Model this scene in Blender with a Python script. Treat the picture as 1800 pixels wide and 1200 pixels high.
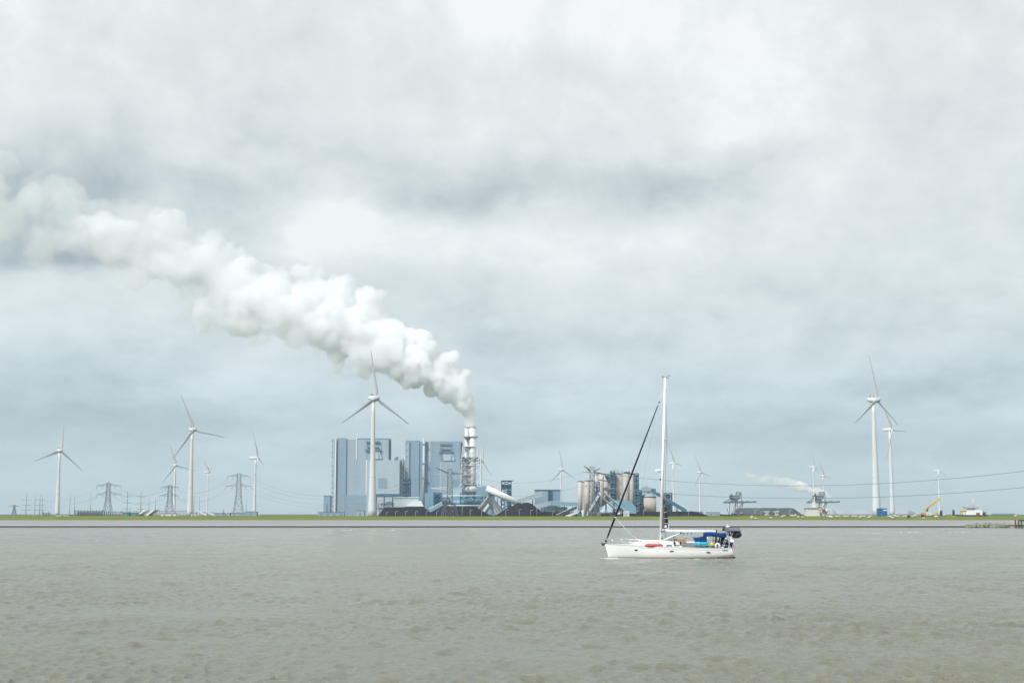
import bpy, bmesh, math, random
import numpy as np
from mathutils import Vector, Matrix, Euler

for o in list(bpy.data.objects):
    bpy.data.objects.remove(o)
C = bpy.context.scene.collection
S = bpy.context.scene
rad = math.radians

# ------------------------------------------------------------------ camera
H = 4.44                       # eye height above the water
F = 2500.0                     # focal length in pixels of an 1800 wide frame (50 mm)
PITCH = math.atan(303 / F)
cam_d = bpy.data.cameras.new('camera')
cam_d.sensor_width = 36.0
cam_d.lens = 50.0
cam_d.clip_start = 0.5
cam_d.clip_end = 60000
cam = bpy.data.objects.new('camera', cam_d)
C.objects.link(cam)
cam.location = (0, 0, H)
cam.rotation_euler = (math.pi / 2 + PITCH, 0, 0)
S.camera = cam

# ------------------------------------------------------------------ sun, sky, exposure
SUN_EL, SUN_AZ = rad(46), rad(220)      # azimuth clockwise from +Y: behind the camera, to the left
sun_d = bpy.data.lights.new('sun', 'SUN')
sun_d.energy = 4.0
sun_d.angle = rad(6)
sun_d.color = (1.0, 0.985, 0.965)
sun = bpy.data.objects.new('sun', sun_d)
C.objects.link(sun)
sdir = Vector((math.sin(SUN_AZ) * math.cos(SUN_EL), math.cos(SUN_AZ) * math.cos(SUN_EL), math.sin(SUN_EL)))
sun.rotation_euler = sdir.to_track_quat('Z', 'Y').to_euler()

S.view_settings.view_transform = 'Standard'
S.view_settings.look = 'None'
S.view_settings.exposure = 0.05
S.view_settings.gamma = 1.0
S.cycles.max_bounces = 24
S.cycles.diffuse_bounces = 3
S.cycles.glossy_bounces = 3
S.cycles.transparent_max_bounces = 16
S.cycles.volume_bounces = 20
S.cycles.volume_step_rate = 0.12
S.cycles.volume_max_steps = 128
S.cycles.use_denoising = True
S.cycles.sample_clamp_indirect = 10


def s2l(c):
    return tuple(((v / 255) / 12.92 if v / 255 <= 0.04045 else ((v / 255 + 0.055) / 1.055) ** 2.4) for v in c)


def build_world():
    w = bpy.data.worlds.new('World')
    S.world = w
    w.use_nodes = True
    nt = w.node_tree
    N, L = nt.nodes, nt.links
    N.clear()
    out = N.new('ShaderNodeOutputWorld')

    def put(sock, v):
        if hasattr(v, 'is_output') or isinstance(v, bpy.types.NodeSocket):
            L.new(v, sock)
        else:
            sock.default_value = v

    def m(op, a, b=None, c=None, clamp=False):
        n = N.new('ShaderNodeMath')
        n.operation = op
        n.use_clamp = clamp
        put(n.inputs[0], a)
        if b is not None:
            put(n.inputs[1], b)
        if c is not None:
            put(n.inputs[2], c)
        return n.outputs[0]
    tc = N.new('ShaderNodeTexCoord')
    sep = N.new('ShaderNodeSeparateXYZ')
    L.new(tc.outputs['Generated'], sep.inputs[0])
    x, y, z = sep.outputs
    az = m('ARCTAN2', x, y)
    el = m('ARCSINE', z)

    def noise(vec, scale, detail, rough, dist=0.0, ch='Fac', lac=2.0):
        n = N.new('ShaderNodeTexNoise')
        n.noise_dimensions = '3D'
        L.new(vec, n.inputs['Vector'])
        n.inputs['Scale'].default_value = scale
        n.inputs['Detail'].default_value = detail
        n.inputs['Roughness'].default_value = rough
        n.inputs['Distortion'].default_value = dist
        n.inputs['Lacunarity'].default_value = lac
        return n.outputs[ch]
    # bulging cloud layer: direction stretched so that cells flatten towards the horizon
    comb = N.new('ShaderNodeCombineXYZ')
    L.new(m('MULTIPLY', az, 1.0), comb.inputs[0])
    elp = m('ADD', m('MAXIMUM', el, -0.02), 0.12)
    L.new(m('MULTIPLY', m('LOGARITHM', elp, math.e), 0.44), comb.inputs[1])
    comb.inputs[2].default_value = 3.7
    v = comb.outputs[0]
    warp = noise(v, 5.5, 3, 0.5, 0, 'Color')
    wsub = N.new('ShaderNodeVectorMath'); wsub.operation = 'SUBTRACT'
    L.new(warp, wsub.inputs[0]); wsub.inputs[1].default_value = (0.5, 0.5, 0.5)
    wsc = N.new('ShaderNodeVectorMath'); wsc.operation = 'SCALE'
    L.new(wsub.outputs[0], wsc.inputs[0]); wsc.inputs['Scale'].default_value = 0.045
    wad = N.new('ShaderNodeVectorMath'); wad.operation = 'ADD'
    L.new(v, wad.inputs[0]); L.new(wsc.outputs[0], wad.inputs[1])
    vw = wad.outputs[0]
    n1 = noise(vw, 6.0, 8, 0.55, 0.0)
    n2 = noise(vw, 15.0, 9, 0.58, 0.0)
    n4 = noise(vw, 34.0, 8, 0.6, 0.0)
    n3 = noise(vw, 2.6, 3, 0.5, 0.0)
    # warped angles for the placed banks
    sepw = N.new('ShaderNodeSeparateXYZ')
    L.new(noise(v, 9.0, 6, 0.55, 0.2, 'Color'), sepw.inputs[0])
    azw = m('ADD', az, m('MULTIPLY', m('SUBTRACT', sepw.outputs[0], 0.5), 0.16))
    elw = m('ADD', el, m('MULTIPLY', m('SUBTRACT', sepw.outputs[1], 0.5), 0.075))

    def blob(px, py, rx, ry, amp):
        a0, e0 = math.atan((px - 900) / F), math.atan((903 - py) / F)
        u = m('DIVIDE', m('SUBTRACT', azw, a0), rx / F)
        vv = m('DIVIDE', m('SUBTRACT', elw, e0), ry / F)
        d = m('ADD', m('MULTIPLY', u, u), m('MULTIPLY', vv, vv))
        return m('MULTIPLY', m('EXPONENT', m('MULTIPLY', d, -1.0)), amp)
    # light value: rises with elevation
    base = N.new('ShaderNodeMapRange')
    base.interpolation_type = 'SMOOTHSTEP'
    L.new(el, base.inputs[0])
    base.inputs[1].default_value = 0.0
    base.inputs[2].default_value = 0.32
    base.inputs[3].default_value = 0.29
    base.inputs[4].default_value = 0.83
    val = base.outputs[0]
    for b in BANKS:
        val = m('ADD', val, blob(*b))
    val = m('ADD', val, m('MULTIPLY', m('SUBTRACT', n1, 0.5), 0.85))
    val = m('ADD', val, m('MULTIPLY', m('SUBTRACT', n2, 0.5), 0.62))
    val = m('ADD', val, m('MULTIPLY', m('SUBTRACT', n3, 0.5), 0.22))
    val = m('ADD', val, m('MULTIPLY', m('SUBTRACT', n4, 0.5), 0.36))
    bil = noise(vw, 10.0, 2, 0.5, 0.6)
    val = m('SUBTRACT', val, m('MULTIPLY', m('ABSOLUTE', m('SUBTRACT', bil, 0.52)), 0.22))
    val = m('ADD', val, 0.02)
    ramp = N.new('ShaderNodeValToRGB')
    L.new(m('ADD', val, 0.0, clamp=True), ramp.inputs[0])
    cr = ramp.color_ramp
    stops = [(0.0, (152, 168, 174)), (0.22, (176, 188, 192)), (0.42, (199, 208, 210)),
             (0.62, (219, 225, 226)), (0.82, (232, 236, 237)), (1.0, (247, 249, 249))]
    cr.elements[0].position = 0; cr.elements[0].color = (*s2l(stops[0][1]), 1)
    cr.elements[1].position = 1; cr.elements[1].color = (*s2l(stops[-1][1]), 1)
    for p, c in stops[1:-1]:
        e = cr.elements.new(p); e.color = (*s2l(c), 1)
    sky = N.new('ShaderNodeTexSky')
    sky.sky_type = 'NISHITA'
    sky.sun_disc = False
    sky.sun_elevation = SUN_EL
    sky.sun_rotation = SUN_AZ
    b1 = N.new('ShaderNodeBackground'); L.new(sky.outputs[0], b1.inputs[0]); b1.inputs[1].default_value = 0.08
    b2 = N.new('ShaderNodeBackground'); 
    tint = N.new('ShaderNodeValToRGB')
    L.new(m('DIVIDE', el, 0.36, clamp=True), tint.inputs[0])
    te = tint.color_ramp.elements
    te[0].position = 0.0; te[0].color = (0.77, 0.955, 1.06, 1)
    te[1].position = 1.0; te[1].color = (1.0, 1.0, 1.0, 1)
    for p_, c_ in ((0.15, (0.86, 0.98, 1.04)), (0.4, (0.965, 1.0, 1.005))):
        e_ = te.new(p_); e_.color = (*c_, 1)
    mulc = N.new('ShaderNodeVectorMath'); mulc.operation = 'MULTIPLY'
    L.new(ramp.outputs[0], mulc.inputs[0]); L.new(tint.outputs[0], mulc.inputs[1])
    L.new(mulc.outputs[0], b2.inputs[0]); b2.inputs[1].default_value = 1.0
    mix = N.new('ShaderNodeMixShader'); mix.inputs[0].default_value = 0.96
    L.new(b1.outputs[0], mix.inputs[1]); L.new(b2.outputs[0], mix.inputs[2])
    L.new(mix.outputs[0], out.inputs[0])
    w.cycles.sampling_method = 'MANUAL'
    w.cycles.sample_map_resolution = 512


# cloud banks: where in the sky (as bearing/elevation of these image points), spread, lighter or darker
BANKS = [
    (1060, 30, 330, 80, 0.20), (980, 200, 260, 70, 0.10), (900, 330, 290, 48, -0.36), (1180, 300, 160, 45, -0.24),
    (1280, 235, 140, 26, 0.16), (640, 270, 120, 30, -0.10), (590, 400, 110, 50, 0.30), (840, 440, 300, 46, 0.24),
    (1170, 520, 170, 70, 0.26), (1250, 590, 90, 30, 0.12), (80, 300, 240, 90, -0.30), (330, 320, 180, 50, -0.22), (20, 400, 120, 60, -0.34), (130, 465, 170, 24, -0.36), (90, 530, 160, 36, 0.20), (700, 470, 60, 20, -0.10),
    (330, 400, 90, 40, -0.12), (150, 60, 260, 90, 0.04), (1620, 120, 260, 120, 0.0), (1060, 640, 130, 40, 0.12), (850, 590, 150, 40, -0.16),
    (60, 600, 150, 50, 0.18), (150, 750, 200, 30, -0.20), (420, 680, 160, 44, 0.24), (300, 560, 90, 40, 0.16), (1400, 450, 160, 60, 0.10),
    (1700, 560, 160, 70, 0.02), (1300, 760, 300, 28, -0.14), (1000, 700, 200, 40, 0.20), (1600, 380, 200, 60, 0.06),
    (1460, 660, 160, 30, 0.12), (900, 845, 1300, 34, 0.10), (390, 795, 70, 26, 0.22), (560, 740, 140, 26, 0.14), (1050, 800, 180, 30, 0.16),
    (700, 730, 120, 30, 0.12), (1330, 640, 130, 40, 0.10), (1620, 820, 240, 24, 0.14), (1650, 690, 160, 30, -0.12), (110, 850, 200, 24, 0.06),
    (240, 660, 100, 24, -0.12), (1130, 720, 120, 24, -0.08),
]
build_world()

# ------------------------------------------------------------------ projection helpers: bearing of an image point + true distance
_cp, _sp = math.cos(PITCH), math.sin(PITCH)


def at(px, py, Y):
    dx, dy = (px - 900) / F, (600 - py) / F
    d = Vector((dx, _cp - dy * _sp, _sp + dy * _cp))
    t = Y / d.y
    return Vector((d.x * t, Y, H + d.z * t))


def X(px, Y, py=870):
    return at(px, py, Y).x


def Z(py, Y):
    return at(900, py, Y).z


# ------------------------------------------------------------------ materials
_mats = {}


def mat(name, rgb, rough=0.6, metal=0.0, var=0.08, scale=0.4, bump=0.0, spec=0.4, seams=None, detail=6, stretch=(1, 1, 1), streak=0.0):
    if name in _mats:
        return _mats[name]
    mt = bpy.data.materials.new(name)
    mt.use_nodes = True
    nt = mt.node_tree
    N, L = nt.nodes, nt.links
    b = N['Principled BSDF']
    b.inputs['Roughness'].default_value = rough
    b.inputs['Metallic'].default_value = metal
    b.inputs['Specular IOR Level'].default_value = spec
    geo = N.new('ShaderNodeNewGeometry')
    mp = N.new('ShaderNodeMapping')
    mp.inputs['Scale'].default_value = stretch
    L.new(geo.outputs['Position'], mp.inputs['Vector'])
    n = N.new('ShaderNodeTexNoise')
    n.inputs['Scale'].default_value = scale
    n.inputs['Detail'].default_value = detail
    n.inputs['Roughness'].default_value = 0.6
    L.new(mp.outputs[0], n.inputs['Vector'])
    mr = N.new('ShaderNodeMapRange')
    mr.inputs[1].default_value = 0.25; mr.inputs[2].default_value = 0.75
    mr.inputs[3].default_value = 1 - var; mr.inputs[4].default_value = 1 + var
    L.new(n.outputs['Fac'], mr.inputs[0])
    fac = mr.outputs[0]

    def mul(a, bb):
        q = N.new('ShaderNodeMath'); q.operation = 'MULTIPLY'
        L.new(a, q.inputs[0]); L.new(bb, q.inputs[1])
        return q.outputs[0]
    if streak:                                   # rain streaks running down a wall
        mp2 = N.new('ShaderNodeMapping'); mp2.inputs['Scale'].default_value = (0.35, 0.35, 0.012)
        L.new(geo.outputs['Position'], mp2.inputs['Vector'])
        n2 = N.new('ShaderNodeTexNoise'); n2.inputs['Scale'].default_value = 1.0; n2.inputs['Detail'].default_value = 5
        L.new(mp2.outputs[0], n2.inputs['Vector'])
        m2 = N.new('ShaderNodeMapRange'); m2.inputs[1].default_value = 0.3; m2.inputs[2].default_value = 0.7
        m2.inputs[3].default_value = 1 - streak; m2.inputs[4].default_value = 1 + streak * 0.4
        L.new(n2.outputs['Fac'], m2.inputs[0])
        fac = mul(fac, m2.outputs[0])
    if seams:                                    # panel joints: (x pitch, z pitch, joint width, strength)
        sx, sz, wj, st = seams
        sp = N.new('ShaderNodeSeparateXYZ'); L.new(geo.outputs['Position'], sp.inputs[0])
        for chn, pitch in ((0, sx), (2, sz)):
            if not pitch:
                continue
            a = N.new('ShaderNodeMath'); a.operation = 'PINGPONG'; a.inputs[1].default_value = pitch / 2
            L.new(sp.outputs[chn], a.inputs[0])
            c = N.new('ShaderNodeMath'); c.operation = 'GREATER_THAN'; c.inputs[1].default_value = wj / 2
            L.new(a.outputs[0], c.inputs[0])
            r = N.new('ShaderNodeMapRange'); r.inputs[3].default_value = 1 - st; r.inputs[4].default_value = 1
            L.new(c.outputs[0], r.inputs[0])
            fac = mul(fac, r.outputs[0])
    col = N.new('ShaderNodeVectorMath'); col.operation = 'SCALE'
    col.inputs[0].default_value = rgb
    L.new(fac, col.inputs['Scale'])
    L.new(col.outputs[0], b.inputs['Base Color'])
    if bump:
        bp = N.new('ShaderNodeBump'); bp.inputs['Strength'].default_value = bump
        bp.inputs['Distance'].default_value = 0.3
        L.new(n.outputs['Fac'], bp.inputs['Height'])
        L.new(bp.outputs[0], b.inputs['Normal'])
    _mats[name] = mt
    return mt


TURB = mat('turbine_paint', (0.60, 0.63, 0.64), 0.45, var=0.04, scale=0.2, streak=0.06)
TURBB = mat('blade_paint', (0.49, 0.52, 0.54), 0.45, var=0.03)
TURBD = mat('turbine_dark', (0.10, 0.11, 0.12), 0.6)
TURBG = mat('turbine_grey', (0.40, 0.43, 0.46), 0.5)
CLAD = mat('cladding_pale', (0.31, 0.395, 0.455), 0.5, var=0.04, scale=0.03, seams=(7.0, 9.0, 0.35, 0.10), streak=0.06)
CLADB = mat('cladding_blue', (0.235, 0.335, 0.41), 0.5, var=0.05, scale=0.03, seams=(7.0, 9.0, 0.35, 0.10), streak=0.08)
CLADD = mat('cladding_deep', (0.17, 0.28, 0.37), 0.5, var=0.06, scale=0.03, seams=(7.0, 9.0, 0.35, 0.10), streak=0.08)
CLADL = mat('cladding_light', (0.38, 0.46, 0.51), 0.5, var=0.03, scale=0.03, seams=(7.0, 9.0, 0.35, 0.06), streak=0.05)
LOUV = mat('louvre_blue', (0.16, 0.245, 0.31), 0.5, var=0.05, seams=(0, 1.2, 0.4, 0.3))
STEELB = mat('blue_steel', (0.055, 0.15, 0.24), 0.5, var=0.12)
STEELT = mat('teal_cladding', (0.19, 0.34, 0.42), 0.5, var=0.08, scale=0.1, streak=0.12)
STEELW = mat('white_steel', (0.68, 0.73, 0.76), 0.45, var=0.06, scale=0.1)
STACKW = mat('stack_white', (0.62, 0.64, 0.65), 0.4, var=0.05, scale=0.15, seams=(0, 8.0, 0.4, 0.12), streak=0.08)
GALV = mat('galvanised', (0.13, 0.16, 0.18), 0.55, metal=0.0, var=0.1)
GALVL = mat('galvanised_light', (0.40, 0.44, 0.46), 0.5, var=0.1)
GALVD = mat('galvanised_dark', (0.045, 0.065, 0.08), 0.6, var=0.1)
WIRE = mat('conductor', (0.20, 0.27, 0.31), 0.6)
COAL = mat('coal', (0.0095, 0.013, 0.020), 0.85, var=0.35, scale=0.25, bump=0.9, spec=0.2)
SPOIL = mat('green_grey_ore', (0.055, 0.075, 0.075), 0.9, var=0.3, scale=0.06, bump=0.6, streak=0.2)
SPOILG = mat('pale_grey_ore', (0.28, 0.32, 0.36), 0.9, var=0.12, scale=0.05, bump=0.4)
CONC = mat('silo_concrete', (0.46, 0.435, 0.40), 0.85, var=0.14, scale=0.12, streak=0.20, seams=(0, 7.5, 0.5, 0.10))
CONCL = mat('tank_concrete', (0.47, 0.44, 0.40), 0.8, var=0.08, scale=0.1, streak=0.12, seams=(0, 5.0, 0.4, 0.10))
WHITE = mat('white_paint', (0.80, 0.81, 0.80), 0.35, var=0.03)
OFFW = mat('dirty_white', (0.62, 0.62, 0.60), 0.5, var=0.12, scale=0.5)
GREEN = mat('green_cabinets', (0.05, 0.19, 0.17), 0.6, var=0.2)
BLUEC = mat('blue_container', (0.015, 0.14, 0.36), 0.5, var=0.06, seams=(0.6, 0, 0.15, 0.25))
YEL = mat('crane_yellow', (0.62, 0.38, 0.06), 0.45, var=0.08)
ORANGE = mat('orange_paint', (0.65, 0.22, 0.07), 0.5, var=0.1)
RED = mat('red_paint', (0.42, 0.07, 0.05), 0.5, var=0.12)
HULLD = mat('ship_hull_dark', (0.03, 0.045, 0.07), 0.5, var=0.2)
RUBB = mat('black_rubber', (0.012, 0.013, 0.016), 0.6, var=0.2)

# ------------------------------------------------------------------ mesh helper


class MB:
    def __init__(self):
        self.v, self.f, self.sm = [], [], []

    def add(self, vs, fs, smooth=False):
        o = len(self.v)
        self.v += [tuple(p) for p in vs]
        self.f += [tuple(i + o for i in f) for f in fs]
        self.sm += [smooth] * len(fs)

    def box(self, x0, x1, y0, y1, z0, z1):
        vs = [(x, y, z) for z in (z0, z1) for x, y in ((x0, y0), (x1, y0), (x1, y1), (x0, y1))]
        self.add(vs, [(3, 2, 1, 0), (4, 5, 6, 7), (0, 1, 5, 4), (1, 2, 6, 5), (2, 3, 7, 6), (3, 0, 4, 7)])

    def pbox(self, px0, px1, pt, pb, Y, dep):      # a box whose front face shows between these bearings at distance Y
        pm = (pt + pb) / 2
        self.box(X(px0, Y, pm), X(px1, Y, pm), Y, Y + dep, Z(pb, Y), Z(pt, Y))

    def prism(self, pts, y0, y1):                  # x,z outline pushed along y
        n = len(pts)
        vs = [(x, y0, z) for x, z in pts] + [(x, y1, z) for x, z in pts]
        fs = [tuple(range(n)), tuple(range(2 * n - 1, n - 1, -1))]
        fs += [(i, i + n, (i + 1) % n + n, (i + 1) % n) for i in range(n)]
        self.add(vs, fs)

    def pprism(self, pts, Y, dep):
        self.prism([(X(a, Y, b), Z(b, Y)) for a, b in pts], Y, Y + dep)

    def tube(self, a, b, r0, r1=None, n=6, smooth=True, caps=True):
        r1 = r0 if r1 is None else r1
        a, b = Vector(a), Vector(b)
        d = (b - a)
        if d.length < 1e-6:
            return
        d.normalize()
        u = d.orthogonal().normalized(); w = d.cross(u)
        vs = []
        for p, r in ((a, r0), (b, r1)):
            for i in range(n):
                t = 2 * math.pi * i / n + (math.pi / 4 if n == 4 else 0)
                vs.append(p + (u * math.cos(t) + w * math.sin(t)) * r)
        fs = [(i, (i + 1) % n, (i + 1) % n + n, i + n) for i in range(n)]
        if caps:
            fs += [tuple(range(n - 1, -1, -1)), tuple(range(n, 2 * n))]
        self.add(vs, fs, smooth and n > 5)

    def bar(self, a, b, t):
        self.tube(a, b, t * 0.7, n=4, smooth=False)

    def path(self, pts, r, n=6):
        for a, b in zip(pts, pts[1:]):
            self.tube(a, b, r, n=n)

    def beam(self, a, b, w, h):                    # rectangular section, upright, between two points
        a, b = Vector(a), Vector(b)
        d = (b - a).normalized()
        s = d.cross(Vector((0, 0, 1)))
        s = Vector((0, 1, 0)) if s.length < 1e-4 else s.normalized()
        u = s.cross(d).normalized()
        vs = [p + s * (i * w / 2) + u * (j * h / 2) for p in (a, b) for i, j in ((-1, -1), (1, -1), (1, 1), (-1, 1))]
        self.add(vs, [(3, 2, 1, 0), (4, 5, 6, 7), (0, 1, 5, 4), (1, 2, 6, 5), (2, 3, 7, 6), (3, 0, 4, 7)])

    def lathe(self, c, prof, n=24, sx=1, sy=1, smooth=True):
        c = Vector(c); vs, fs = [], []
        m = len(prof)
        for r, z in prof:
            for i in range(n):
                t = 2 * math.pi * i / n
                vs.append((c.x + r * sx * math.cos(t), c.y + r * sy * math.sin(t), c.z + z))
        for j in range(m - 1):
            for i in range(n):
                fs.append((j * n + i, j * n + (i + 1) % n, (j + 1) * n + (i + 1) % n, (j + 1) * n + i))
        fs.append(tuple(range(n - 1, -1, -1)))
        fs.append(tuple((m - 1) * n + i for i in range(n)))
        self.add(vs, fs, smooth)

    def ball(self, c, rx, ry, rz, n=12, m=8):
        prof = [(max(math.sin(math.pi * j / m), 0.001), -math.cos(math.pi * j / m)) for j in range(m + 1)]
        c = Vector(c); vs, fs = [], []
        for r, z in prof:
            for i in range(n):
                t = 2 * math.pi * i / n
                vs.append((c.x + r * rx * math.cos(t), c.y + r * ry * math.sin(t), c.z + z * rz))
        for j in range(m):
            for i in range(n):
                fs.append((j * n + i, j * n + (i + 1) % n, (j + 1) * n + (i + 1) % n, (j + 1) * n + i))
        self.add(vs, fs, True)

    def lattice(self, x0, x1, y0, y1, z0, z1, lev, t, floors=False, tops=None):  # braced frame, tops = (x0,x1,y0,y1) at z1
        tops = tops or (x0, x1, y0, y1)

        def cor(k):
            s = k / lev
            a, b, c, d = [p + (q - p) * s for p, q in zip((x0, x1, y0, y1), tops)]
            z = z0 + (z1 - z0) * s
            return [Vector((a, c, z)), Vector((b, c, z)), Vector((b, d, z)), Vector((a, d, z))]
        for k in range(lev):
            A, B = cor(k), cor(k + 1)
            for i in range(4):
                j = (i + 1) % 4
                self.bar(A[i], B[i], t)
                self.bar(A[i], B[j], t * 0.6)
                self.bar(A[j], B[i], t * 0.6)
                self.bar(B[i], B[j], t * 0.7)
            if floors:
                self.box(B[0].x + t * .5, B[1].x - t * .5, B[0].y + t * .5, B[2].y - t * .5, B[0].z - 0.25, B[0].z - 0.03)

    def build(self, name, m, parent=None, origin=None):
        me = bpy.data.meshes.new(name)
        o = Vector(origin) if origin is not None else (parent_loc(parent) if parent else Vector((0, 0, 0)))
        me.from_pydata([(a - o.x, b - o.y, c - o.z) for a, b, c in self.v], [], self.f)
        me.polygons.foreach_set('use_smooth', self.sm)
        me.materials.append(m)
        ob = bpy.data.objects.new(name, me)
        C.objects.link(ob)
        if parent:
            ob.parent = parent
            ob.location = o - parent_loc(parent)
        else:
            ob.location = o
        return ob


def parent_loc(p):
    l = Vector((0, 0, 0))
    while p:
        l += p.location
        p = p.parent
    return l


def tag(o, label=None, cat=None, group=None, kind=None):
    if label: o['label'] = label
    if cat: o['category'] = cat
    if group: o['group'] = group
    if kind: o['kind'] = kind
    return o


def thing(name, label, cat, loc=(0, 0, 0), group=None):
    o = bpy.data.objects.new(name, None)
    o.empty_display_size = 1
    C.objects.link(o)
    o.location = loc
    return tag(o, label, cat, group)


def part(name, m, parent, fn):
    b = MB(); fn(b)
    return b.build(name, m, parent)


# ------------------------------------------------------------------ water
GZ = 2.0                      # level of the land behind the dike
SHORE = 482.0


def water_mesh():
    rng = np.random.default_rng(7)
    ys = [24.0]
    while ys[-1] < SHORE + 3:
        ys.append(ys[-1] + max(0.075, ys[-1] ** 1.35 * 0.0006))
    ys = np.array(ys)
    t = np.linspace(-0.43, 0.43, 620)
    t = np.concatenate([np.linspace(-3.2, -0.435, 70), t, np.linspace(0.435, 3.2, 70)])
    Yg, Tg = np.meshgrid(ys, t, indexing='ij')
    Xg = Tg * Yg
    dy = np.gradient(ys)[:, None] * np.ones_like(Xg)
    Zg = np.zeros_like(Xg); DX = np.zeros_like(Xg); DY = np.zeros_like(Xg)
    # patches of wind: waves rise and fall over tens of metres
    patch = np.ones_like(Xg)
    for _ in range(9):
        a = rng.uniform(0, 2 * np.pi); k = 2 * np.pi / rng.uniform(6, 40); ph = rng.uniform(0, 6.3)
        patch += 0.13 * np.sin(k * (Xg * np.cos(a) * 0.7 + Yg * np.sin(a)) + ph)
    patch = np.clip(patch, 0.5, 1.7)
    Wc = np.zeros_like(Xg)
    for i in range(46):                                # the short steep wavelets that break here and there
        lam = rng.uniform(0.34, 1.5); k = 2 * np.pi / lam; ang = rad(-150) + rng.normal(0, 0.55)
        Wc += np.clip(1.6 - dy * 2.0 / lam, 0, 1) * np.cos(k * (Xg * np.cos(ang) * 0.42 + Yg * np.sin(ang)) + rng.uniform(0, 6.3))
    pk = np.clip(Wc / 4.8 * (0.75 + 0.35 * patch) - 1.9, 0, 1.4)
    Zg += 0.070 * pk
    for i in range(84):
        lam = 0.32 * (15.0 / 0.32) ** rng.uniform(0, 1) ** 1.15
        k = 2 * np.pi / lam
        ang = rad(-160) + rng.normal(0, 0.7)           # waves run with the wind, from the right and a little away
        c, s = np.cos(ang), np.sin(ang)
        amp = (0.0080 if lam < 1.0 else 0.0056 if lam < 2.2 else 0.0022) * lam ** 0.8 * rng.uniform(0.5, 1.4)
        att = np.clip(1.6 - dy * 2.2 / lam, 0, 1) * (patch if lam < 6 else 1)
        ph = k * (Xg * c + Yg * s) + rng.uniform(0, 6.3)
        sn, cs = np.sin(ph), np.cos(ph)
        Zg += att * amp * cs
        q = 1.1 if lam < 2.5 else 0.8
        DX -= att * amp * q * c * sn; DY -= att * amp * q * s * sn
    fade = np.clip((SHORE - 6 - Yg) / 60, 0.15, 1)
    Zg *= fade
    co = np.stack([Xg + DX, Yg + DY, Zg], -1).reshape(-1, 3)
    nr, nc = Xg.shape
    idx = np.arange(nr * nc).reshape(nr, nc)
    q = np.stack([idx[:-1, :-1], idx[:-1, 1:], idx[1:, 1:], idx[1:, :-1]], -1).reshape(-1, 4)
    me = bpy.data.meshes.new('water')
    me.vertices.add(len(co)); me.vertices.foreach_set('co', co.ravel())
    me.loops.add(q.size); me.loops.foreach_set('vertex_index', q.ravel())
    me.polygons.add(len(q)); me.polygons.foreach_set('loop_start', np.arange(0, q.size, 4))
    me.polygons.foreach_set('loop_total', np.full(len(q), 4))
    me.polygons.foreach_set('use_smooth', np.ones(len(q), bool))
    me.update(); me.validate()
    return me


def water_mat():
    mt = bpy.data.materials.new('estuary_water'); mt.use_nodes = True
    nt = mt.node_tree; N, L = nt.nodes, nt.links
    b = N['Principled BSDF']
    b.inputs['Roughness'].default_value = 0.14
    b.inputs['IOR'].default_value = 1.333
    geo = N.new('ShaderNodeNewGeometry')

    def noise(sc, det, rough, st=(1, 1, 1), dist=0.0):
        mp = N.new('ShaderNodeMapping'); mp.inputs['Scale'].default_value = st
        mp.inputs['Rotation'].default_value = (0, 0, rad(12))
        L.new(geo.outputs['Position'], mp.inputs['Vector'])
        n = N.new('ShaderNodeTexNoise'); n.inputs['Scale'].default_value = sc
        n.inputs['Detail'].default_value = det; n.inputs['Roughness'].default_value = rough
        n.inputs['Distortion'].default_value = dist
        L.new(mp.outputs[0], n.inputs['Vector'])
        return n.outputs['Fac']
    silt = noise(0.012, 5, 0.6, (0.5, 1.6, 1))
    r = N.new('ShaderNodeValToRGB')
    r.color_ramp.elements[0].position = 0.3; r.color_ramp.elements[0].color = (0.145, 0.146, 0.110, 1)
    r.color_ramp.elements[1].position = 0.7; r.color_ramp.elements[1].color = (0.170, 0.170, 0.130, 1)
    L.new(silt, r.inputs[0])
    L.new(r.outputs[0], b.inputs['Base Color'])
    b1 = N.new('ShaderNodeBump'); b1.inputs['Strength'].default_value = 0.95; b1.inputs['Distance'].default_value = 0.075
    L.new(noise(5.5, 5, 0.66, (0.6, 1.3, 1), 0.3), b1.inputs['Height'])
    b2 = N.new('ShaderNodeBump'); b2.inputs['Strength'].default_value = 0.45; b2.inputs['Distance'].default_value = 0.35
    L.new(noise(0.42, 4, 0.6, (0.5, 1.7, 1), 0.6), b2.inputs['Height'])
    L.new(b1.outputs[0], b2.inputs['Normal'])
    L.new(b2.outputs[0], b.inputs['Normal'])
    return mt


wme = water_mesh()
wme.materials.append(water_mat())
water = bpy.data.objects.new('water', wme); C.objects.link(water)
tag(water, kind='structure')

# ------------------------------------------------------------------ land: one sheet to the horizon, behind a sea dike
GRASS = mat('dike_grass', (0.135, 0.165, 0.042), 0.9, var=0.22, scale=0.35, bump=0.8, spec=0.1, stretch=(0.25, 1, 1))
LAND = mat('polder_land', (0.10, 0.125, 0.075), 0.95, var=0.3, scale=0.004, spec=0.1)
ASPH = mat('stone_asphalt', (0.245, 0.252, 0.265), 0.85, var=0.12, scale=0.5, stretch=(0.03, 1.2, 1), bump=0.25, spec=0.25)
ALG = mat('weedy_stone', (0.020, 0.026, 0.022), 0.6, var=0.4, scale=0.8, bump=0.8)
KERB = mat('concrete_edge', (0.40, 0.40, 0.37), 0.8, var=0.12, scale=0.4)


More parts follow.
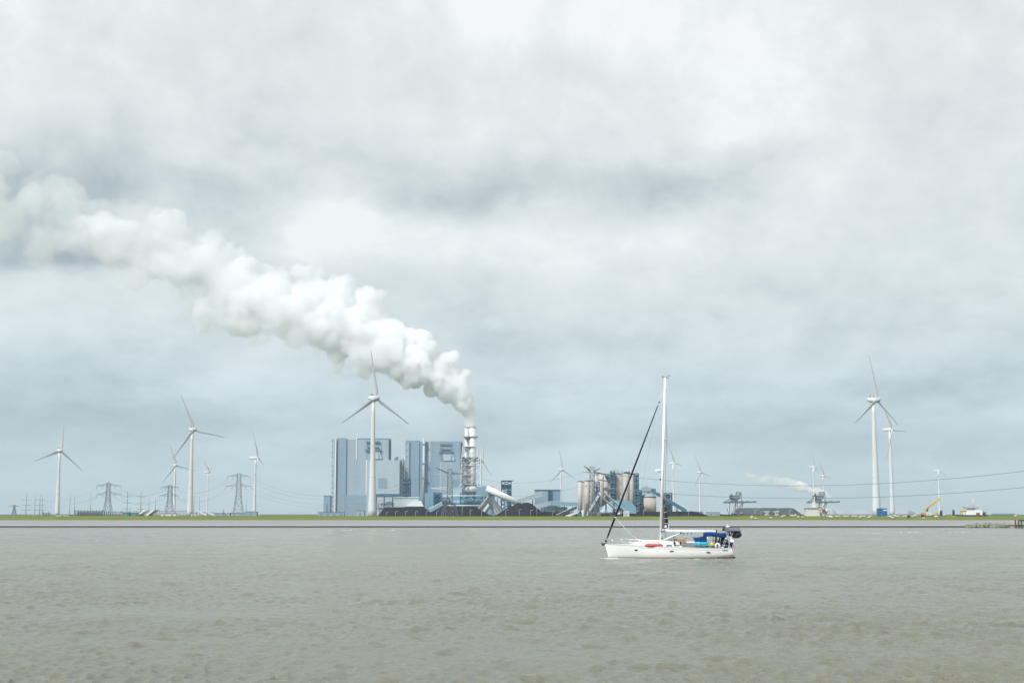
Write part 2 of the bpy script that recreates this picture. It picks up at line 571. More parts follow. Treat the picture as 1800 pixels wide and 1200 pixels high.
def strip(name, m, prof, x0=-1700, x1=1700, nx=340, jit=0.0, seed=1):
    rng = random.Random(seed)
    me = bpy.data.meshes.new(name)
    vs, fs = [], []
    n = len(prof)
    for i in range(nx + 1):
        x = x0 + (x1 - x0) * i / nx
        for j, (y, z) in enumerate(prof):
            vs.append((x, y + (rng.uniform(-jit, jit) if 0 < j < n - 1 else 0), z + (rng.uniform(-jit, jit) * 0.35 if 0 < j < n - 1 else 0)))
    for i in range(nx):
        for j in range(n - 1):
            a = i * n + j
            fs.append((a, a + n, a + n + 1, a + 1))
    me.from_pydata(vs, [], fs)
    me.materials.append(m)
    me.polygons.foreach_set('use_smooth', [True] * len(fs))
    o = bpy.data.objects.new(name, me); C.objects.link(o)
    return tag(o, kind='structure')


#
strip('riverbank_foot', ALG, [(480.8, -0.6), (481.6, -0.05), (482.2, 0.30), (482.8, 0.50)], jit=0.10, nx=1700)
strip('riverbank_edge', KERB, [(482.75, 0.42), (482.8, 0.62), (483.4, 0.66)], nx=200)
strip('riverbank', ASPH, [(483.35, 0.58), (488, 0.98), (494, 1.60), (500.6, 2.33)], nx=200)
strip('grass_hill', GRASS, [(500.5, 2.30), (503, 2.60), (506, 2.96), (509, 3.34), (511, 3.56), (513, 3.62), (517, 3.60), (524, 2.7), (531, 1.99)], jit=0.13, nx=1500, seed=3)


def ground_sheet():
    me = bpy.data.meshes.new('ground')
    ys = [530.5, 700, 1000, 1500, 2500, 4000, 7000, 12000, 26000]
    xs = [-16000, -9000, -5000, -3000, -1700, -800, 0, 800, 1700, 3000, 5000, 9000, 16000]
    vs = [(x, y, GZ if y < 3000 else GZ + 0.0) for y in ys for x in xs]
    nx = len(xs)
    fs = [(j * nx + i, j * nx + i + 1, (j + 1) * nx + i + 1, (j + 1) * nx + i) for j in range(len(ys) - 1) for i in range(nx - 1)]
    me.from_pydata(vs, [], fs); me.materials.append(LAND)
    o = bpy.data.objects.new('ground', me); C.objects.link(o)
    tag(o, kind='structure')


ground_sheet()

# ------------------------------------------------------------------ steam
def steam_mat(name, dens, col=(1.0, 1.0, 1.0), aniso=0.35, torn=0):
    mt = bpy.data.materials.new(name); mt.use_nodes = True
    nt = mt.node_tree; N, L = nt.nodes, nt.links
    N.clear()
    out = N.new('ShaderNodeOutputMaterial')
    v = N.new('ShaderNodeVolumePrincipled')
    v.inputs['Color'].default_value = (*col, 1)
    v.inputs['Density'].default_value = dens
    v.inputs['Anisotropy'].default_value = aniso
    if torn:                                       # vapour torn into wisps: density follows a turbulent noise
        geo = N.new('ShaderNodeNewGeometry')
        n = N.new('ShaderNodeTexNoise'); n.inputs['Scale'].default_value = torn; n.inputs['Detail'].default_value = 5
        n.inputs['Roughness'].default_value = 0.62; n.inputs['Distortion'].default_value = 0.4
        L.new(geo.outputs['Position'], n.inputs['Vector'])
        r = N.new('ShaderNodeMapRange'); r.interpolation_type = 'SMOOTHSTEP'
        r.inputs[1].default_value = 0.36; r.inputs[2].default_value = 0.60; r.inputs[3].default_value = 0.0; r.inputs[4].default_value = dens
        L.new(n.outputs['Fac'], r.inputs[0]); L.new(r.outputs[0], v.inputs['Density'])
    L.new(v.outputs[0], out.inputs['Volume'])
    return mt


def puff_cloud(name, nodes, Y0, Ystep, m, seed, nper, voxel, disp, fine, rmin=0.25, rmax=0.5, parent=None, squash=1.0, extra=()):
    """nodes: (px, py, half width px) along the plume; balls of vapour packed along it, fused and roughened"""
    rng = random.Random(seed)
    bm = bmesh.new()
    tot = []
    for k, ((ax, ay, ar), (bx, by, br)) in enumerate(zip(nodes, nodes[1:])):
        L_ = math.hypot(bx - ax, by - ay)
        cnt = max(3, int(L_ / ((ar + br) / 2) * nper))
        for i in range(cnt):
            t = (i + rng.random()) / cnt
            cx, cy, R = ax + (bx - ax) * t, ay + (by - ay) * t, ar + (br - ar) * t
            nx_, ny_ = -(by - ay) / L_, (bx - ax) / L_
            r = R * rng.uniform(rmin, rmax)
            th = rng.uniform(0, 2 * math.pi)
            q = (R - r) * math.sqrt(rng.uniform(0.1, 1))
            off = q * math.cos(th); dep = q * math.sin(th) * squash
            Y = Y0 + Ystep * (k + t) + dep * Y0 / F
            p = at(cx + nx_ * off, cy + ny_ * off, Y)
            tot.append((p, r * Y0 / F))
    for ex, ey, er in extra:
        for _ in range(7):
            q = er * 0.55
            tot.append((at(ex + rng.uniform(-q, q), ey + rng.uniform(-q, q), Y0 + rng.uniform(-q, q) * Y0 / F), er * rng.uniform(0.4, 0.75) * Y0 / F))
    for p, r in tot:
        mtx = Matrix.Translation(p) @ Matrix.Diagonal((r, r, r * rng.uniform(0.85, 1.05), 1))
        bmesh.ops.create_icosphere(bm, subdivisions=2, radius=1, matrix=mtx)
    me = bpy.data.meshes.new(name); bm.to_mesh(me); bm.free()
    me.materials.append(m)
    o = bpy.data.objects.new(name, me); C.objects.link(o)
    rm = o.modifiers.new('fuse', 'REMESH'); rm.mode = 'VOXEL'; rm.voxel_size = voxel; rm.use_smooth_shade = True
    for i, (sz, st) in enumerate(((disp[0], disp[1]), (fine[0], fine[1]), (fine[0] * 0.45, fine[1] * 0.9))):
        tx = bpy.data.textures.new('%s_billow_%d' % (name, i), 'VORONOI' if i < 2 else 'CLOUDS')
        tx.noise_scale = sz
        d = o.modifiers.new('billow', 'DISPLACE'); d.texture = tx; d.strength = -st if i < 2 else st
        d.texture_coords = 'GLOBAL'; d.mid_level = 0.5 if i < 2 else 0.5
    rm = o.modifiers.new('weld', 'REMESH'); rm.mode = 'VOXEL'; rm.voxel_size = voxel * 0.9; rm.use_smooth_shade = True
    if parent:
        o.parent = parent
    return o


P_START = [(827, 753, 10), (826, 738, 11), (823, 722, 15), (812, 702, 23)]
P_A = [(820, 716, 17), (806, 696, 27), (780, 668, 42), (745, 645, 50), (706, 628, 56)]
P_B = [(740, 640, 46), (700, 620, 62), (655, 598, 68), (600, 576, 66), (560, 556, 56)]
P_C = [(630, 590, 50), (570, 550, 74), (500, 545, 70), (430, 520, 82), (385, 500, 62)]
P_D = [(480, 530, 52), (400, 500, 82), (340, 465, 80), (260, 438, 60), (190, 420, 54), (130, 400, 30)]
P_E = [(350, 460, 62), (240, 425, 72), (150, 402, 80), (50, 380, 96), (-60, 350, 120), (-200, 300, 140)]
EXTRA = {0: [], 1: [(733, 597, 24), (790, 634, 18), (816, 664, 13), (752, 618, 20)], 2: [(592, 634, 22), (640, 645, 20), (655, 530, 30), (700, 585, 24)],
         3: [(455, 590, 34), (520, 590, 26), (372, 560, 30), (540, 490, 34), (600, 500, 30)], 4: [(340, 540, 30), (290, 400, 36), (238, 490, 22)], 5: [(120, 360, 50), (240, 380, 40)]}
plume = thing('steam_plume', 'huge white steam plume drifting left from the cluster of flue stacks', 'steam plume', at(827, 750, 1900))
CLOUD_SHADE = (1, 1, 1, 0.999, 0.993, 0.982)  # far segments greyed in the vapour colour, standing in for cloud shadow
for seg, (nm, nodes, y0, ys_, dens, sd, nper, vox, dsp, fin, rmn, rmx, torn) in enumerate((
        ('steam', P_START, 1900, 3, 0.22, 2, 22, 0.9, (6, 1.8), (3, 1.1), 0.4, 0.75, 0),
        ('steam', P_A, 1900, 4, 0.17, 3, 40, 1.1, (12, 5), (5.0, 3.0), 0.2, 0.42, 0),
        ('steam', P_B, 1912, 6, 0.085, 5, 34, 1.6, (22, 9), (8, 5), 0.18, 0.40, 0),
        ('steam', P_C, 1925, 8, 0.075, 6, 30, 2.2, (30, 13), (10, 6), 0.18, 0.40, 0.028),
        ('steam', P_D, 1945, 8, 0.048, 8, 26, 3.2, (42, 14), (15, 8), 0.2, 0.42, 0.022),
        ('steam', P_E, 1965, 12, 0.017, 9, 24, 4.0, (50, 20), (18, 9), 0.2, 0.42, 0.016))):
    o = puff_cloud(nm, nodes, y0, ys_, steam_mat(nm + '_vapour', dens, col=(CLOUD_SHADE[seg] * 0.992, CLOUD_SHADE[seg] * 0.996, CLOUD_SHADE[seg]), torn=torn), sd, nper, vox, dsp, fin, rmn, rmx, extra=EXTRA[seg])
    o.parent = plume; o.location = -plume.location
# ------------------------------------------------------------------ wind turbines
R0 = 44.0


def loft(rings, smooth=True):
    b = MB(); n = len(rings[0]); m = len(rings)
    vs = [p for r in rings for p in r]
    fs = [(j * n + i, j * n + (i + 1) % n, (j + 1) * n + (i + 1) % n, (j + 1) * n + i) for j in range(m - 1) for i in range(n)]
    fs += [tuple(range(n - 1, -1, -1)), tuple((m - 1) * n + i for i in range(n))]
    b.add(vs, fs, smooth)
    return b


def blade_mb(wide):
    rings = []
    prof = [(1.0, 2.0, 1.9, 0.35), (3.0, 2.1, 1.8, 0.4), (5.0, 3.6 if wide else 2.6, 1.3, 0.42), (8.0, 3.9 if wide else 3.2, 0.95, 0.38), (14, 3.0, 0.65, 0.28),
            (22, 2.2, 0.42, 0.18), (30, 1.55, 0.28, 0.11), (38, 1.2, 0.18, 0.07), (42, 1.0, 0.13, 0.05), (R0, 0.6, 0.06, 0.05)]
    for s, ch, th, tw in prof:
        ring = []
        for i in range(12):
            t = 2 * math.pi * i / 12
            x = ch * (0.5 * math.cos(t) + (0.14 if s > 4 else 0)); y = th * 0.5 * math.sin(t) * (1 - 0.3 * math.cos(t))
            ring.append((x * math.cos(tw) + y * math.sin(tw), -x * math.sin(tw) + y * math.cos(tw) + 2.6 * (s / R0) ** 2, s))
        rings.append(ring)
    return loft(rings)


def nacelle_a():
    rings = []
    for y, r in ((-1.6, 2.3), (0, 2.7), (2.5, 2.9), (5, 2.7), (7.2, 2.0), (8.6, 1.1), (9.1, 0.2)):
        rings.append([(r * math.cos(2 * math.pi * i / 16), y, r * 0.95 * math.sin(2 * math.pi * i / 16) + 0.1 * y) for i in range(16)])
    return loft(rings)


def nacelle_b():
    rings = []
    for y, a, c in ((-1.4, 1.3, 1.4), (-0.6, 1.7, 1.8), (4, 1.75, 1.9), (9.5, 1.75, 1.9), (10.6, 1.5, 1.4), (10.8, 0.9, 0.9)):
        ring = []
        for i in range(16):
            t = 2 * math.pi * i / 16
            ct, st = math.cos(t), math.sin(t)
            ring.append((a * math.copysign(abs(ct) ** 0.4, ct), y, c * math.copysign(abs(st) ** 0.4, st)))
        rings.append(ring)
    return loft(rings)


def spinner(r, l):
    rings = []
    for y, k in ((1.2, 1.0), (0, 1.03), (-l * .4, 0.92), (-l * .75, 0.62), (-l, 0.12)):
        rings.append([(r * k * math.cos(2 * math.pi * i / 16), y, r * k * math.sin(2 * math.pi * i / 16)) for i in range(16)])
    return loft(rings)


_proto = {}


def proto(key, mb, name, m):
    if key not in _proto:
        me = bpy.data.meshes.new(name)
        b = mb()
        me.from_pydata(b.v, [], b.f); me.polygons.foreach_set('use_smooth', b.sm); me.materials.append(m)
        bm = bmesh.new(); bm.from_mesh(me); bmesh.ops.recalc_face_normals(bm, faces=bm.faces); bm.to_mesh(me); bm.free()
        _proto[key] = me
    return _proto[key]


def hatch():
    b = MB(); b.box(-1.9, 1.9, 1.6, 1.9, 3.0, 3.5); b.box(-0.5, 0.5, 4.8, 5.8, 2.9, 4.0); b.tube((0, 5.4, 3.9), (0, 5.4, 5.4), 0.08)
    return b


def turbine(hx, hy, Rpx, yaw, roll, kind, base_r, top_r, label):
    D = R0 * F / Rpx
    hub = at(hx, hy, D)
    th = rad(yaw)
    ax = Vector((math.sin(th), -math.cos(th), 0))
    over = 3.6 if kind == 'a' else 3.4
    base = Vector((hub.x - ax.x * over, hub.y - ax.y * over, GZ))
    t = thing('wind_turbine', label, 'wind turbine', base, 'wind turbines on the far shore')
    top = hub.z - GZ - (2.3 if kind == 'a' else 1.8)

    def tw(b):
        hh = top
        prof = [(top_r + (base_r - top_r) * (1 - s) ** 1.35, hh * s) for s in (0, 0.06, 0.12, 0.2, 0.3, 0.4, 0.5, 0.6, 0.7, 0.8, 0.9, 1.0)]
        b.lathe(base, prof, 28)
    tower = part('tower', TURB, t, tw)
    jr = top_r + (base_r - top_r) * (0.66) ** 1.35
    part('joint_ring', TURBG, tower, lambda b: b.lathe(base, [(jr - 0.1, top * 0.34 - 0.25), (jr + 0.10, top * 0.34 - 0.24), (jr + 0.08, top * 0.34 + 0.24), (jr - 0.1, top * 0.34 + 0.25)], 28, smooth=False))
    part('door', TURBG, tower, lambda b: b.box(base.x - 0.6, base.x + 0.6, base.y - base_r - 0.12, base.y - base_r + 0.5, GZ + 1.5, GZ + 4))
    Rz = Matrix.Rotation(th, 4, 'Z')
    Rx = Matrix.Rotation(rad(-5), 4, 'X')
    off = Matrix.Translation(hub - base)

    def put(name, me, M, par):
        o = bpy.data.objects.new(name, me); C.objects.link(o); o.parent = par; o.matrix_local = M
        return o
    nb = off @ Rz
    nac = put('nacelle', proto('nac' + kind, nacelle_a if kind == 'a' else nacelle_b, 'nacelle', TURB), nb @ Matrix.Translation((0, 1.2, 0)), t)
    if kind == 'a':
        put('roof_hatch', proto('hatch', hatch, 'roof_hatch', TURBD), Matrix.Identity(4), nac)
    hubm = nb @ Rx
    put('hub', proto('hub' + kind, (lambda: spinner(2.5, 4.0)) if kind == 'a' else (lambda: spinner(1.6, 2.4)), 'hub', TURBG if kind == 'a' else TURB), hubm, t)
    for k in range(3):
        put('blade', proto('blade' + kind, lambda: blade_mb(kind == 'a'), 'blade', TURBB if kind == 'a' else TURB), hubm @ Matrix.Rotation(rad(roll + 120 * k), 4, 'Y'), t)
    return t


TURBS = [
    (661, 700, 88, 45, -2, 'a', 3.6, 1.5, 'large white turbine standing in front of the pale blue power station, blade pointing straight up'),
    (1541, 703, 84, 45, -1, 'a', 4.0, 1.45, 'tallest white turbine on the right, beside the blue container'),
    (341, 755, 66.5, 45, -21, 'a', 3.6, 1.5, 'tall white turbine on the left with one blade reaching out level to the right'),
    (107, 792, 54, 45, 8, 'a', 3.6, 1.5, 'leftmost white turbine, standing alone left of the substation'),
    (310, 817.5, 42, 45, -18, 'a', 3.0, 1.5, 'smaller grey turbine seen close behind a lattice pylon, left of the tall one'),
    (988.5, 825, 39.5, 46, -6, 'a', 3.0, 1.5, 'small turbine rising behind the teal building with the conveyor galleries'),
    (848, 811, 36, 50, 14, 'a', 2.8, 1.4, 'turbine half hidden behind the cluster of flue stacks'),
    (1232, 830, 34, 47, -20, 'a', 2.8, 1.4, 'small turbine alone to the right of the sailing yacht mast'),
    (1449, 836, 31, 52, -24, 'a', 2.8, 1.4, 'smallest turbine, low behind the right harbour crane and the thin steam trail'),
    (453.5, 804.5, 55, 87, -20, 'b', 2.4, 1.2, 'slender turbine seen edge-on to the right of the tall lattice pylon'),
    (368.5, 829.5, 36, 90, 180, 'b', 2.0, 1.0, 'small slim turbine with one blade hanging down, between the tall turbine and the tall pylon'),
    (1568.5, 754.5, 64, 50, -30, 'b', 2.9, 1.5, 'slim white turbine just right of the tallest one, blade stretched to the right'),
    (1186, 814, 39, 62, -28, 'b', 2.6, 1.4, 'pale slim turbine seen just right of the yacht mast'),
    (1432.5, 820.5, 38, 66, -12, 'b', 2.6, 1.4, 'pale slim turbine directly behind the right harbour crane'),
    (1652, 827, 35, 52, -14, 'b', 2.6, 1.4, 'slim white turbine behind the yellow crane'),
]
for a in TURBS:
    turbine(*a)


# ------------------------------------------------------------------ lattice pylons and wires
def pylon(cx, ptop, Y, wb, wt, arms, label, waist=0.45, t=0.27, yaw=0.0, m=None):
    """cx px centre, ptop px of tip, wb/wt body widths px at bottom/top, arms: (py, left px, right px, depth px)"""
    s = Y / F
    m = m or GALV
    x = X(cx, Y, (ptop + 905) / 2)
    t_ = thing('pylon', label, 'pylon', (x, Y, GZ), 'lattice pylons of the grid lines')
    zt = Z(ptop, Y)
    hb, ht = wb * s / 2, wt * s / 2
    zw = GZ + (zt - GZ) * waist
    hw = hb + (ht - hb) * 0.75

    def body(b):
        b.lattice(x - hb, x + hb, Y - hb, Y + hb, GZ, zw, 3, t * 1.25, tops=(x - hw, x + hw, Y - hw, Y + hw))
        b.lattice(x - hw, x + hw, Y - hw, Y + hw, zw, zt - 2, 6, t, tops=(x - ht, x + ht, Y - ht, Y + ht))
        for sx in (-1, 1):
            b.bar((x + sx * ht, Y, zt - 2), (x, Y, zt), t)
    part('lattice_body', m, t_, body)
    ends = []
    for (py, pl, pr, dp) in arms:
        z = Z(py, Y)

        def arm(b, e):
            for e in (e,):
                xe = X(e, Y, py)
                sgn = 1 if xe > x else -1
                n = max(3, int(abs(xe - x) / 3.5))
                r = ht * 0.9
                top0 = z + dp * s
                pt = lambda k, up, yy: Vector((x + sgn * r + (xe - x - sgn * r) * k / n, Y + yy * r * (1 - k / n), z + (top0 - z) * up * (1 - k / n)))
                for yy in (-1, 1):
                    for k in range(n):
                        b.bar(pt(k, 0, yy), pt(k + 1, 0, yy), t * 0.8)
                        b.bar(pt(k, 1, yy), pt(k + 1, 1, yy), t * 0.8)
                        b.bar(pt(k, 0, yy), pt(k + 1, 1, yy) if k < n - 1 else pt(k, 1, yy), t * 0.5)
        for e in (pl, pr):
            a_ = part('crossarm', m, t_, lambda b: arm(b, e))
            xe = X(e, Y, py)
            part('insulator', GALVD, a_, lambda b: b.tube((xe, Y, z), (xe, Y, z - 4.2), 0.22, 0.22, 6))
            ends.append(Vector((xe, Y, z - 4.2)))
            xm = (xe + x) / 2
            part('insulator', GALVD, a_, lambda b: b.tube((xm, Y, z), (xm, Y, z - 4.2), 0.2, 0.2, 6))
            ends.append(Vector((xm, Y, z - 4.2)))
    return ends, Vector((x, Y, zt))


E1, T1 = pylon(190, 846, 2100, 15, 5, [(853.5, 170, 213, 3.5), (869, 170, 214, 5)], 'dark lattice pylon standing beside the left end of the substation busbars', m=GALVD)
E2, T2 = pylon(298.5, 851, 2200, 14, 6, [(856.5, 283, 314, 3), (871, 281, 314, 4)], 'dark lattice pylon in front of the smaller grey turbine', m=GALVD)
E3, T3 = pylon(419.5, 830, 2050, 17, 6, [(836.5, 400, 439, 3.5), (854.5, 397, 443, 5)], 'tall grey lattice pylon with two wide crossarms, right of the tall turbine')
E0, T0 = pylon(25, 886, 3600, 7, 2.5, [(889, 16, 34, 1.5)], 'tiny far-off pylon at the left edge of the land', t=0.5)

# angle tower before the power station, and its twin before the silos
def angle_tower(cx, Y, ptop, arms, label, k=1.0):
    s = Y / F
    x = X(cx, Y, 865)
    t_ = thing('angle_pylon', label, 'pylon', (x, Y, GZ), 'lattice pylons of the grid lines')
    zt = Z(ptop, Y)
    zm = Z(872, Y)
    part('lattice_body', GALV, t_, lambda b: (b.lattice(x - 7.5 * s * k, x + 7.5 * s * k, Y - 6 * s, Y + 6 * s, GZ, zm, 4, 0.34, tops=(x - 4.6 * s, x + 4.6 * s, Y - 4.6 * s, Y + 4.6 * s)),
                                               b.lattice(x - 4.6 * s, x + 4.6 * s, Y - 4.6 * s, Y + 4.6 * s, zm, zt, 6, 0.26, tops=(x - 3.4 * s, x + 3.4 * s, Y - 3.4 * s, Y + 3.4 * s))))
    for sx in (-1, 1):
        part('side_leg', GALV, t_, lambda b: b.lattice(x + sx * 13 * s * k - 2.2 * s, x + sx * 13 * s * k + 2.2 * s, Y - 2 * s, Y + 2 * s, GZ, Z(884, Y), 4, 0.34,
                                                       tops=(x + sx * 8.4 * s * k - 1.4 * s, x + sx * 8.4 * s * k + 1.4 * s, Y - 1.4 * s, Y + 1.4 * s)))
    ends = []
    for (px, py, pr, dp, m) in arms:               # an arm: from the body at height pr out to the tip (px, py)
        tip = Vector((X(px, Y, py), Y, Z(py, Y)))

        def arm(b):
            sg = 1 if tip.x > x else -1
            r0, r1 = Vector((x + sg * 3.4 * s, Y - 3 * s, Z(pr, Y))), Vector((x + sg * 3.4 * s, Y + 3 * s, Z(pr, Y)))
            u0, u1 = r0 + Vector((0, 0, dp * s)), r1 + Vector((0, 0, dp * s))
            n = 5
            for q in (r0, r1, u0, u1):
                b.bar(q, tip, 0.28)
            for i in range(n):
                for aa, bb in ((r0, u0), (r1, u1), (r0, r1), (u0, u1)):
                    b.bar(aa.lerp(tip, i / n), bb.lerp(tip, i / n), 0.16)
                    b.bar(aa.lerp(tip, i / n), bb.lerp(tip, (i + 1) / n), 0.14)
        part('crossarm', m, t_, arm)
        ends.append(tip)
    return ends, Vector((x, Y, zt))


E4, T4 = angle_tower(790.5, 1350, 824, [(766, 821.5, 833, 3, GALVD), (812, 832.5, 833, 3, GALV), (757, 858, 856, -4.5, STEELW), (763, 833, 833, -3, GALVL), (814, 855, 856, -3, GALVL), (806, 825, 831, 3, GALVL)],
                     'light grey angle pylon with splayed legs before the broad coal heap')
E5, T5 = angle_tower(1041, 1250, 820, [(1026.5, 818, 829, 3, GALVD), (1055.5, 822, 830, 3, GALV), (1024, 829.5, 830, 2.5, GALVL), (1060, 832, 831, 2, GALVD), (1022, 853, 852, -4, GALVL), (1060, 854, 852, -3, GALVL)],
                     'tangled lattice angle pylon in front of the concrete silos')


def catenary(b, a, c, sag, r, n=20):
    a, c = Vector(a), Vector(c)
    pts = []
    for i in range(n + 1):
        t = i / n
        p = a.lerp(c, t); p.z -= sag * 4 * t * (1 - t)
        pts.append(p)
    b.path(pts, r, 5)


def wire(name, label, segs, r, group='overhead power lines', m=None):
    b = MB()
    for a, c, sag in segs:
        catenary(b, a, c, sag, r)
    a = segs[0][0]
    o = b.build(name, m or WIRE, None, origin=a)
    return tag(o, label, 'power line', group)


far = lambda px, py, Y: at(px, py, Y)
# heavy pair running right from the silo pylon to a pylon out of frame, much nearer
EX, EY = far(2150, 772, 900), far(2150, 812, 900)
wire('power_line', 'upper dark wire bundle running from the silo pylon across to the right edge', [(far(1056, 831, 1250), EX, 19.0)], 0.22)
wire('power_line', 'lower dark wire bundle running from the silo pylon across to the right edge', [(far(1060, 856, 1250), EY, 15.5)], 0.22)
wire('power_line', 'upper thin wire between the power station pylon and the silo pylon', [(far(812, 832.5, 1350), far(1026.5, 829.5, 1250), 9)], 0.09)
wire('power_line', 'lower thin wire between the power station pylon and the silo pylon', [(far(814, 856, 1350), far(1024, 853, 1250), 9)], 0.09)
wl = [('topmost', (439, 838, 2050), (757, 833, 1350), 24), ('second from the top', (439, 846, 2050), (762, 840, 1350), 23), ('middle', (443, 858, 2050), (757, 857, 1350), 20),
      ('lowest', (443, 866, 2050), (757, 862, 1350), 19)]
for w_, a, c, sg in wl:
    wire('power_line', w_ + ' wire between the tall grey pylon and the splayed-leg pylon', [(far(*a), far(*c), sg)], 0.13)
for w_, e3, e2 in (('top pair', 0, 2), ('bottom pair', 4, 6)):
    wire('power_line', w_ + ' of wires between the tall grey pylon and the middle dark pylon', [(E2[e2], E3[e3], 11), (E2[e2 + 1], E3[e3 + 1], 11)], 0.10)
for w_, e2, e1 in (('upper', 0, 2), ('lower', 4, 6)):
    wire('power_line', w_ + ' wires between the two dark pylons over the substation', [(E1[e1], E2[e2], 10), (E1[e1 + 1], E2[e2 + 1], 10)], 0.10)
wire('power_line', 'wires fanning left from the leftmost dark pylon toward the triple-arm masts', [(E1[0], far(70, 880, 2500), 8), (E1[4], far(46, 888, 2500), 8)], 0.11)


# slender line masts with three crossarms
def arm_mast(px, ptop, arms, hw, Y, label, t=0.26):
    x = X(px, Y, 890); s = Y / F
    t_ = thing('line_mast', label, 'mast', (x, Y, GZ), 'slender line masts on the left')
    part('pole', GALVD, t_, lambda b: b.tube((x, Y, GZ), (x, Y, Z(ptop, Y)), 0.5, 0.22, 8))
    for py in arms:
        def arm(b):
            b.beam((x - hw * s, Y, Z(py, Y)), (x + hw * s, Y, Z(py, Y)), 0.35, 0.45)
            for sx in (-1, 1):
                b.tube((x + sx * hw * s, Y, Z(py, Y)), (x + sx * hw * s, Y, Z(py - 2.0, Y)), 0.18)
        part('crossarm', GALVD, t_, arm)


arm_mast(46, 868, (878, 887.5, 896.5), 8, 2500, 'triple-arm mast nearest the left edge of the land')
arm_mast(70, 868, (878, 887.5, 896.5), 8.5, 2500, 'triple-arm mast just left of the leftmost turbine')
arm_mast(223.5, 863, (872.5, 883.5, 894), 7, 2300, 'triple-arm mast above the dark green cabinets')
arm_mast(247.5, 863, (872.5, 883.5, 894), 7, 2300, 'triple-arm mast above the first slanted white roof')


def rod(px, ptop, Y, label):
    x = X(px, Y, 885)
    t_ = thing('lightning_mast', label, 'mast', (x, Y, GZ), 'plain thin masts around the substation')
    part('pole', GALV, t_, lambda b: b.tube((x, Y, GZ), (x, Y, Z(ptop, Y)), 0.36, 0.13, 7))
    part('footing', CONCL, t_, lambda b: b.box(x - 0.8, x + 0.8, Y - 0.8, Y + 0.8, GZ, GZ + 0.7))


for px, pt, lb in ((61.5, 867, 'plain thin mast between the two triple-arm masts at left'), (74.5, 870, 'plain thin mast touching the right triple-arm mast at left'),
                   (123, 865, 'plain thin mast right of the leftmost turbine'), (131, 870, 'thin mast at the very start of the busbar rack'), (159.5, 867, 'thin mast rising out of the middle of the busbar rack'),
                   (262, 870, 'thin mast between the two slanted white roofs'), (273.5, 872, 'thin mast right of the second slanted white roof'),
                   (341, 868, 'thin mast touching the tall turbine tower'), (350.5, 872, 'thin mast right of the tall turbine tower'), (433, 873, 'thin mast right of the tall grey pylon')):
    rod(px, pt, 2000, lb)


# ------------------------------------------------------------------ substation, left
def busrack(px0, px1, pt, Y, n, label, m=GALVD, row=2):
    x0, x1 = X(px0, Y, 900), X(px1, Y, 900)
    t_ = thing('busbar_rack', label, 'switchgear', ((x0 + x1) / 2, Y, GZ), 'substation switchgear racks')
    zt = Z(pt, Y)
    for r in range(row):
        y = Y + r * 14
        for i in range(n):
            x = x0 + (x1 - x0) * i / (n - 1)
            h = zt - GZ + (1.6 if i % 3 == 0 else 0)

            def post(b):
                b.box(x - 0.45, x + 0.45, y - 0.45, y + 0.45, GZ, GZ + h * 0.62)
                b.tube((x, y, GZ + h * 0.62), (x, y, GZ + h), 0.55, 0.3, 7)
            part('post', m, t_, post)
        part('busbar', GALV, t_, lambda b: (b.beam((x0 - 1, y, zt - 0.4), (x1 + 1, y, zt - 0.4), 0.5, 0.6), b.beam((x0 - 1, y, zt - 3.2), (x1 + 1, y, zt - 3.2), 0.35, 0.35)))


busrack(132, 178, 897.5, 1900, 14, 'dark switchgear rack between the leftmost turbine and the dark pylon')
busrack(180, 213, 899, 1900, 10, 'switchgear rack around the foot of the leftmost dark pylon', row=1)
busrack(76, 88, 901, 1900, 5, 'short low switchgear rack just left of the leftmost turbine', row=1)
busrack(276, 326, 897, 1900, 12, 'light switchgear rack left of the tall turbine', m=GALVL)
busrack(214, 262, 898, 1960, 12, 'switchgear rack behind the slanted white roofs', m=GALVL, row=1)
busrack(345, 378, 900, 1950, 8, 'switchgear rack right of the tall turbine', m=GALVL, row=1)


def shed(name, label, pts_list, Y, dep, m, cat='building', group=None, extra=None):
    x = X(pts_list[0], Y, 900)
    x1 = X(pts_list[1], Y, 900)
    t_ = thing(name, label, cat, ((x + x1) / 2, Y, GZ), group)
    part('wall', m, t_, lambda b: b.box(x, x1, Y, Y + dep, GZ, Z(pts_list[2], Y)))
    zt = Z(pts_list[2], Y)
    part('roof', GALV, t_, lambda b: b.box(x - 0.4, x1 + 0.4, Y - 0.4, Y + dep + 0.4, zt + 0.003, zt + 0.4))
    n = max(1, int((x1 - x) / 8))
    for i in range(n):
        xx = x + (x1 - x) * (i + 0.5) / n
        part('door', LOUV, t_, lambda b: b.box(xx - 1.3, xx + 1.3, Y - 0.08, Y + 0.2, GZ, GZ + (zt - GZ) * 0.6))
    return t_


shed('cabinet_building', 'dark green switch building below the triple-arm mast', (215.5, 227, 900.5), 1880, 8, GREEN)
shed('cabinet_building', 'second dark green switch building, left of the first slanted roof', (229.5, 241, 901), 1880, 8, GREEN)
shed('low_building', 'long low white building beneath the small grey turbine', (283, 309, 902.5), 1860, 8, OFFW)
shed('low_building', 'small white building at the foot of the tall turbine', (336, 344, 902), 1600, 6, OFFW)
shed('low_building', 'blue-grey low building left of the tall grey pylon', (377, 404, 901.5), 1980, 12, CLADB)
shed('low_building', 'blue-grey low building right of the tall grey pylon', (406, 430, 901), 1980, 12, CLADB)
shed('low_building', 'taller blue building at the foot of the slender edge-on turbine', (431, 451, 899), 1960, 12, CLADB)
shed('low_building', 'low white building at the foot of the leftmost turbine', (99, 120, 904.5), 1850, 6, OFFW)
shed('low_building', 'small grey hut just right of the leftmost turbine', (122, 137, 905), 1880, 6, GALV)
shed('low_building', 'far low grey-blue shed row behind the first masts', (0, 32, 904.2), 3000, 12, CLADD)


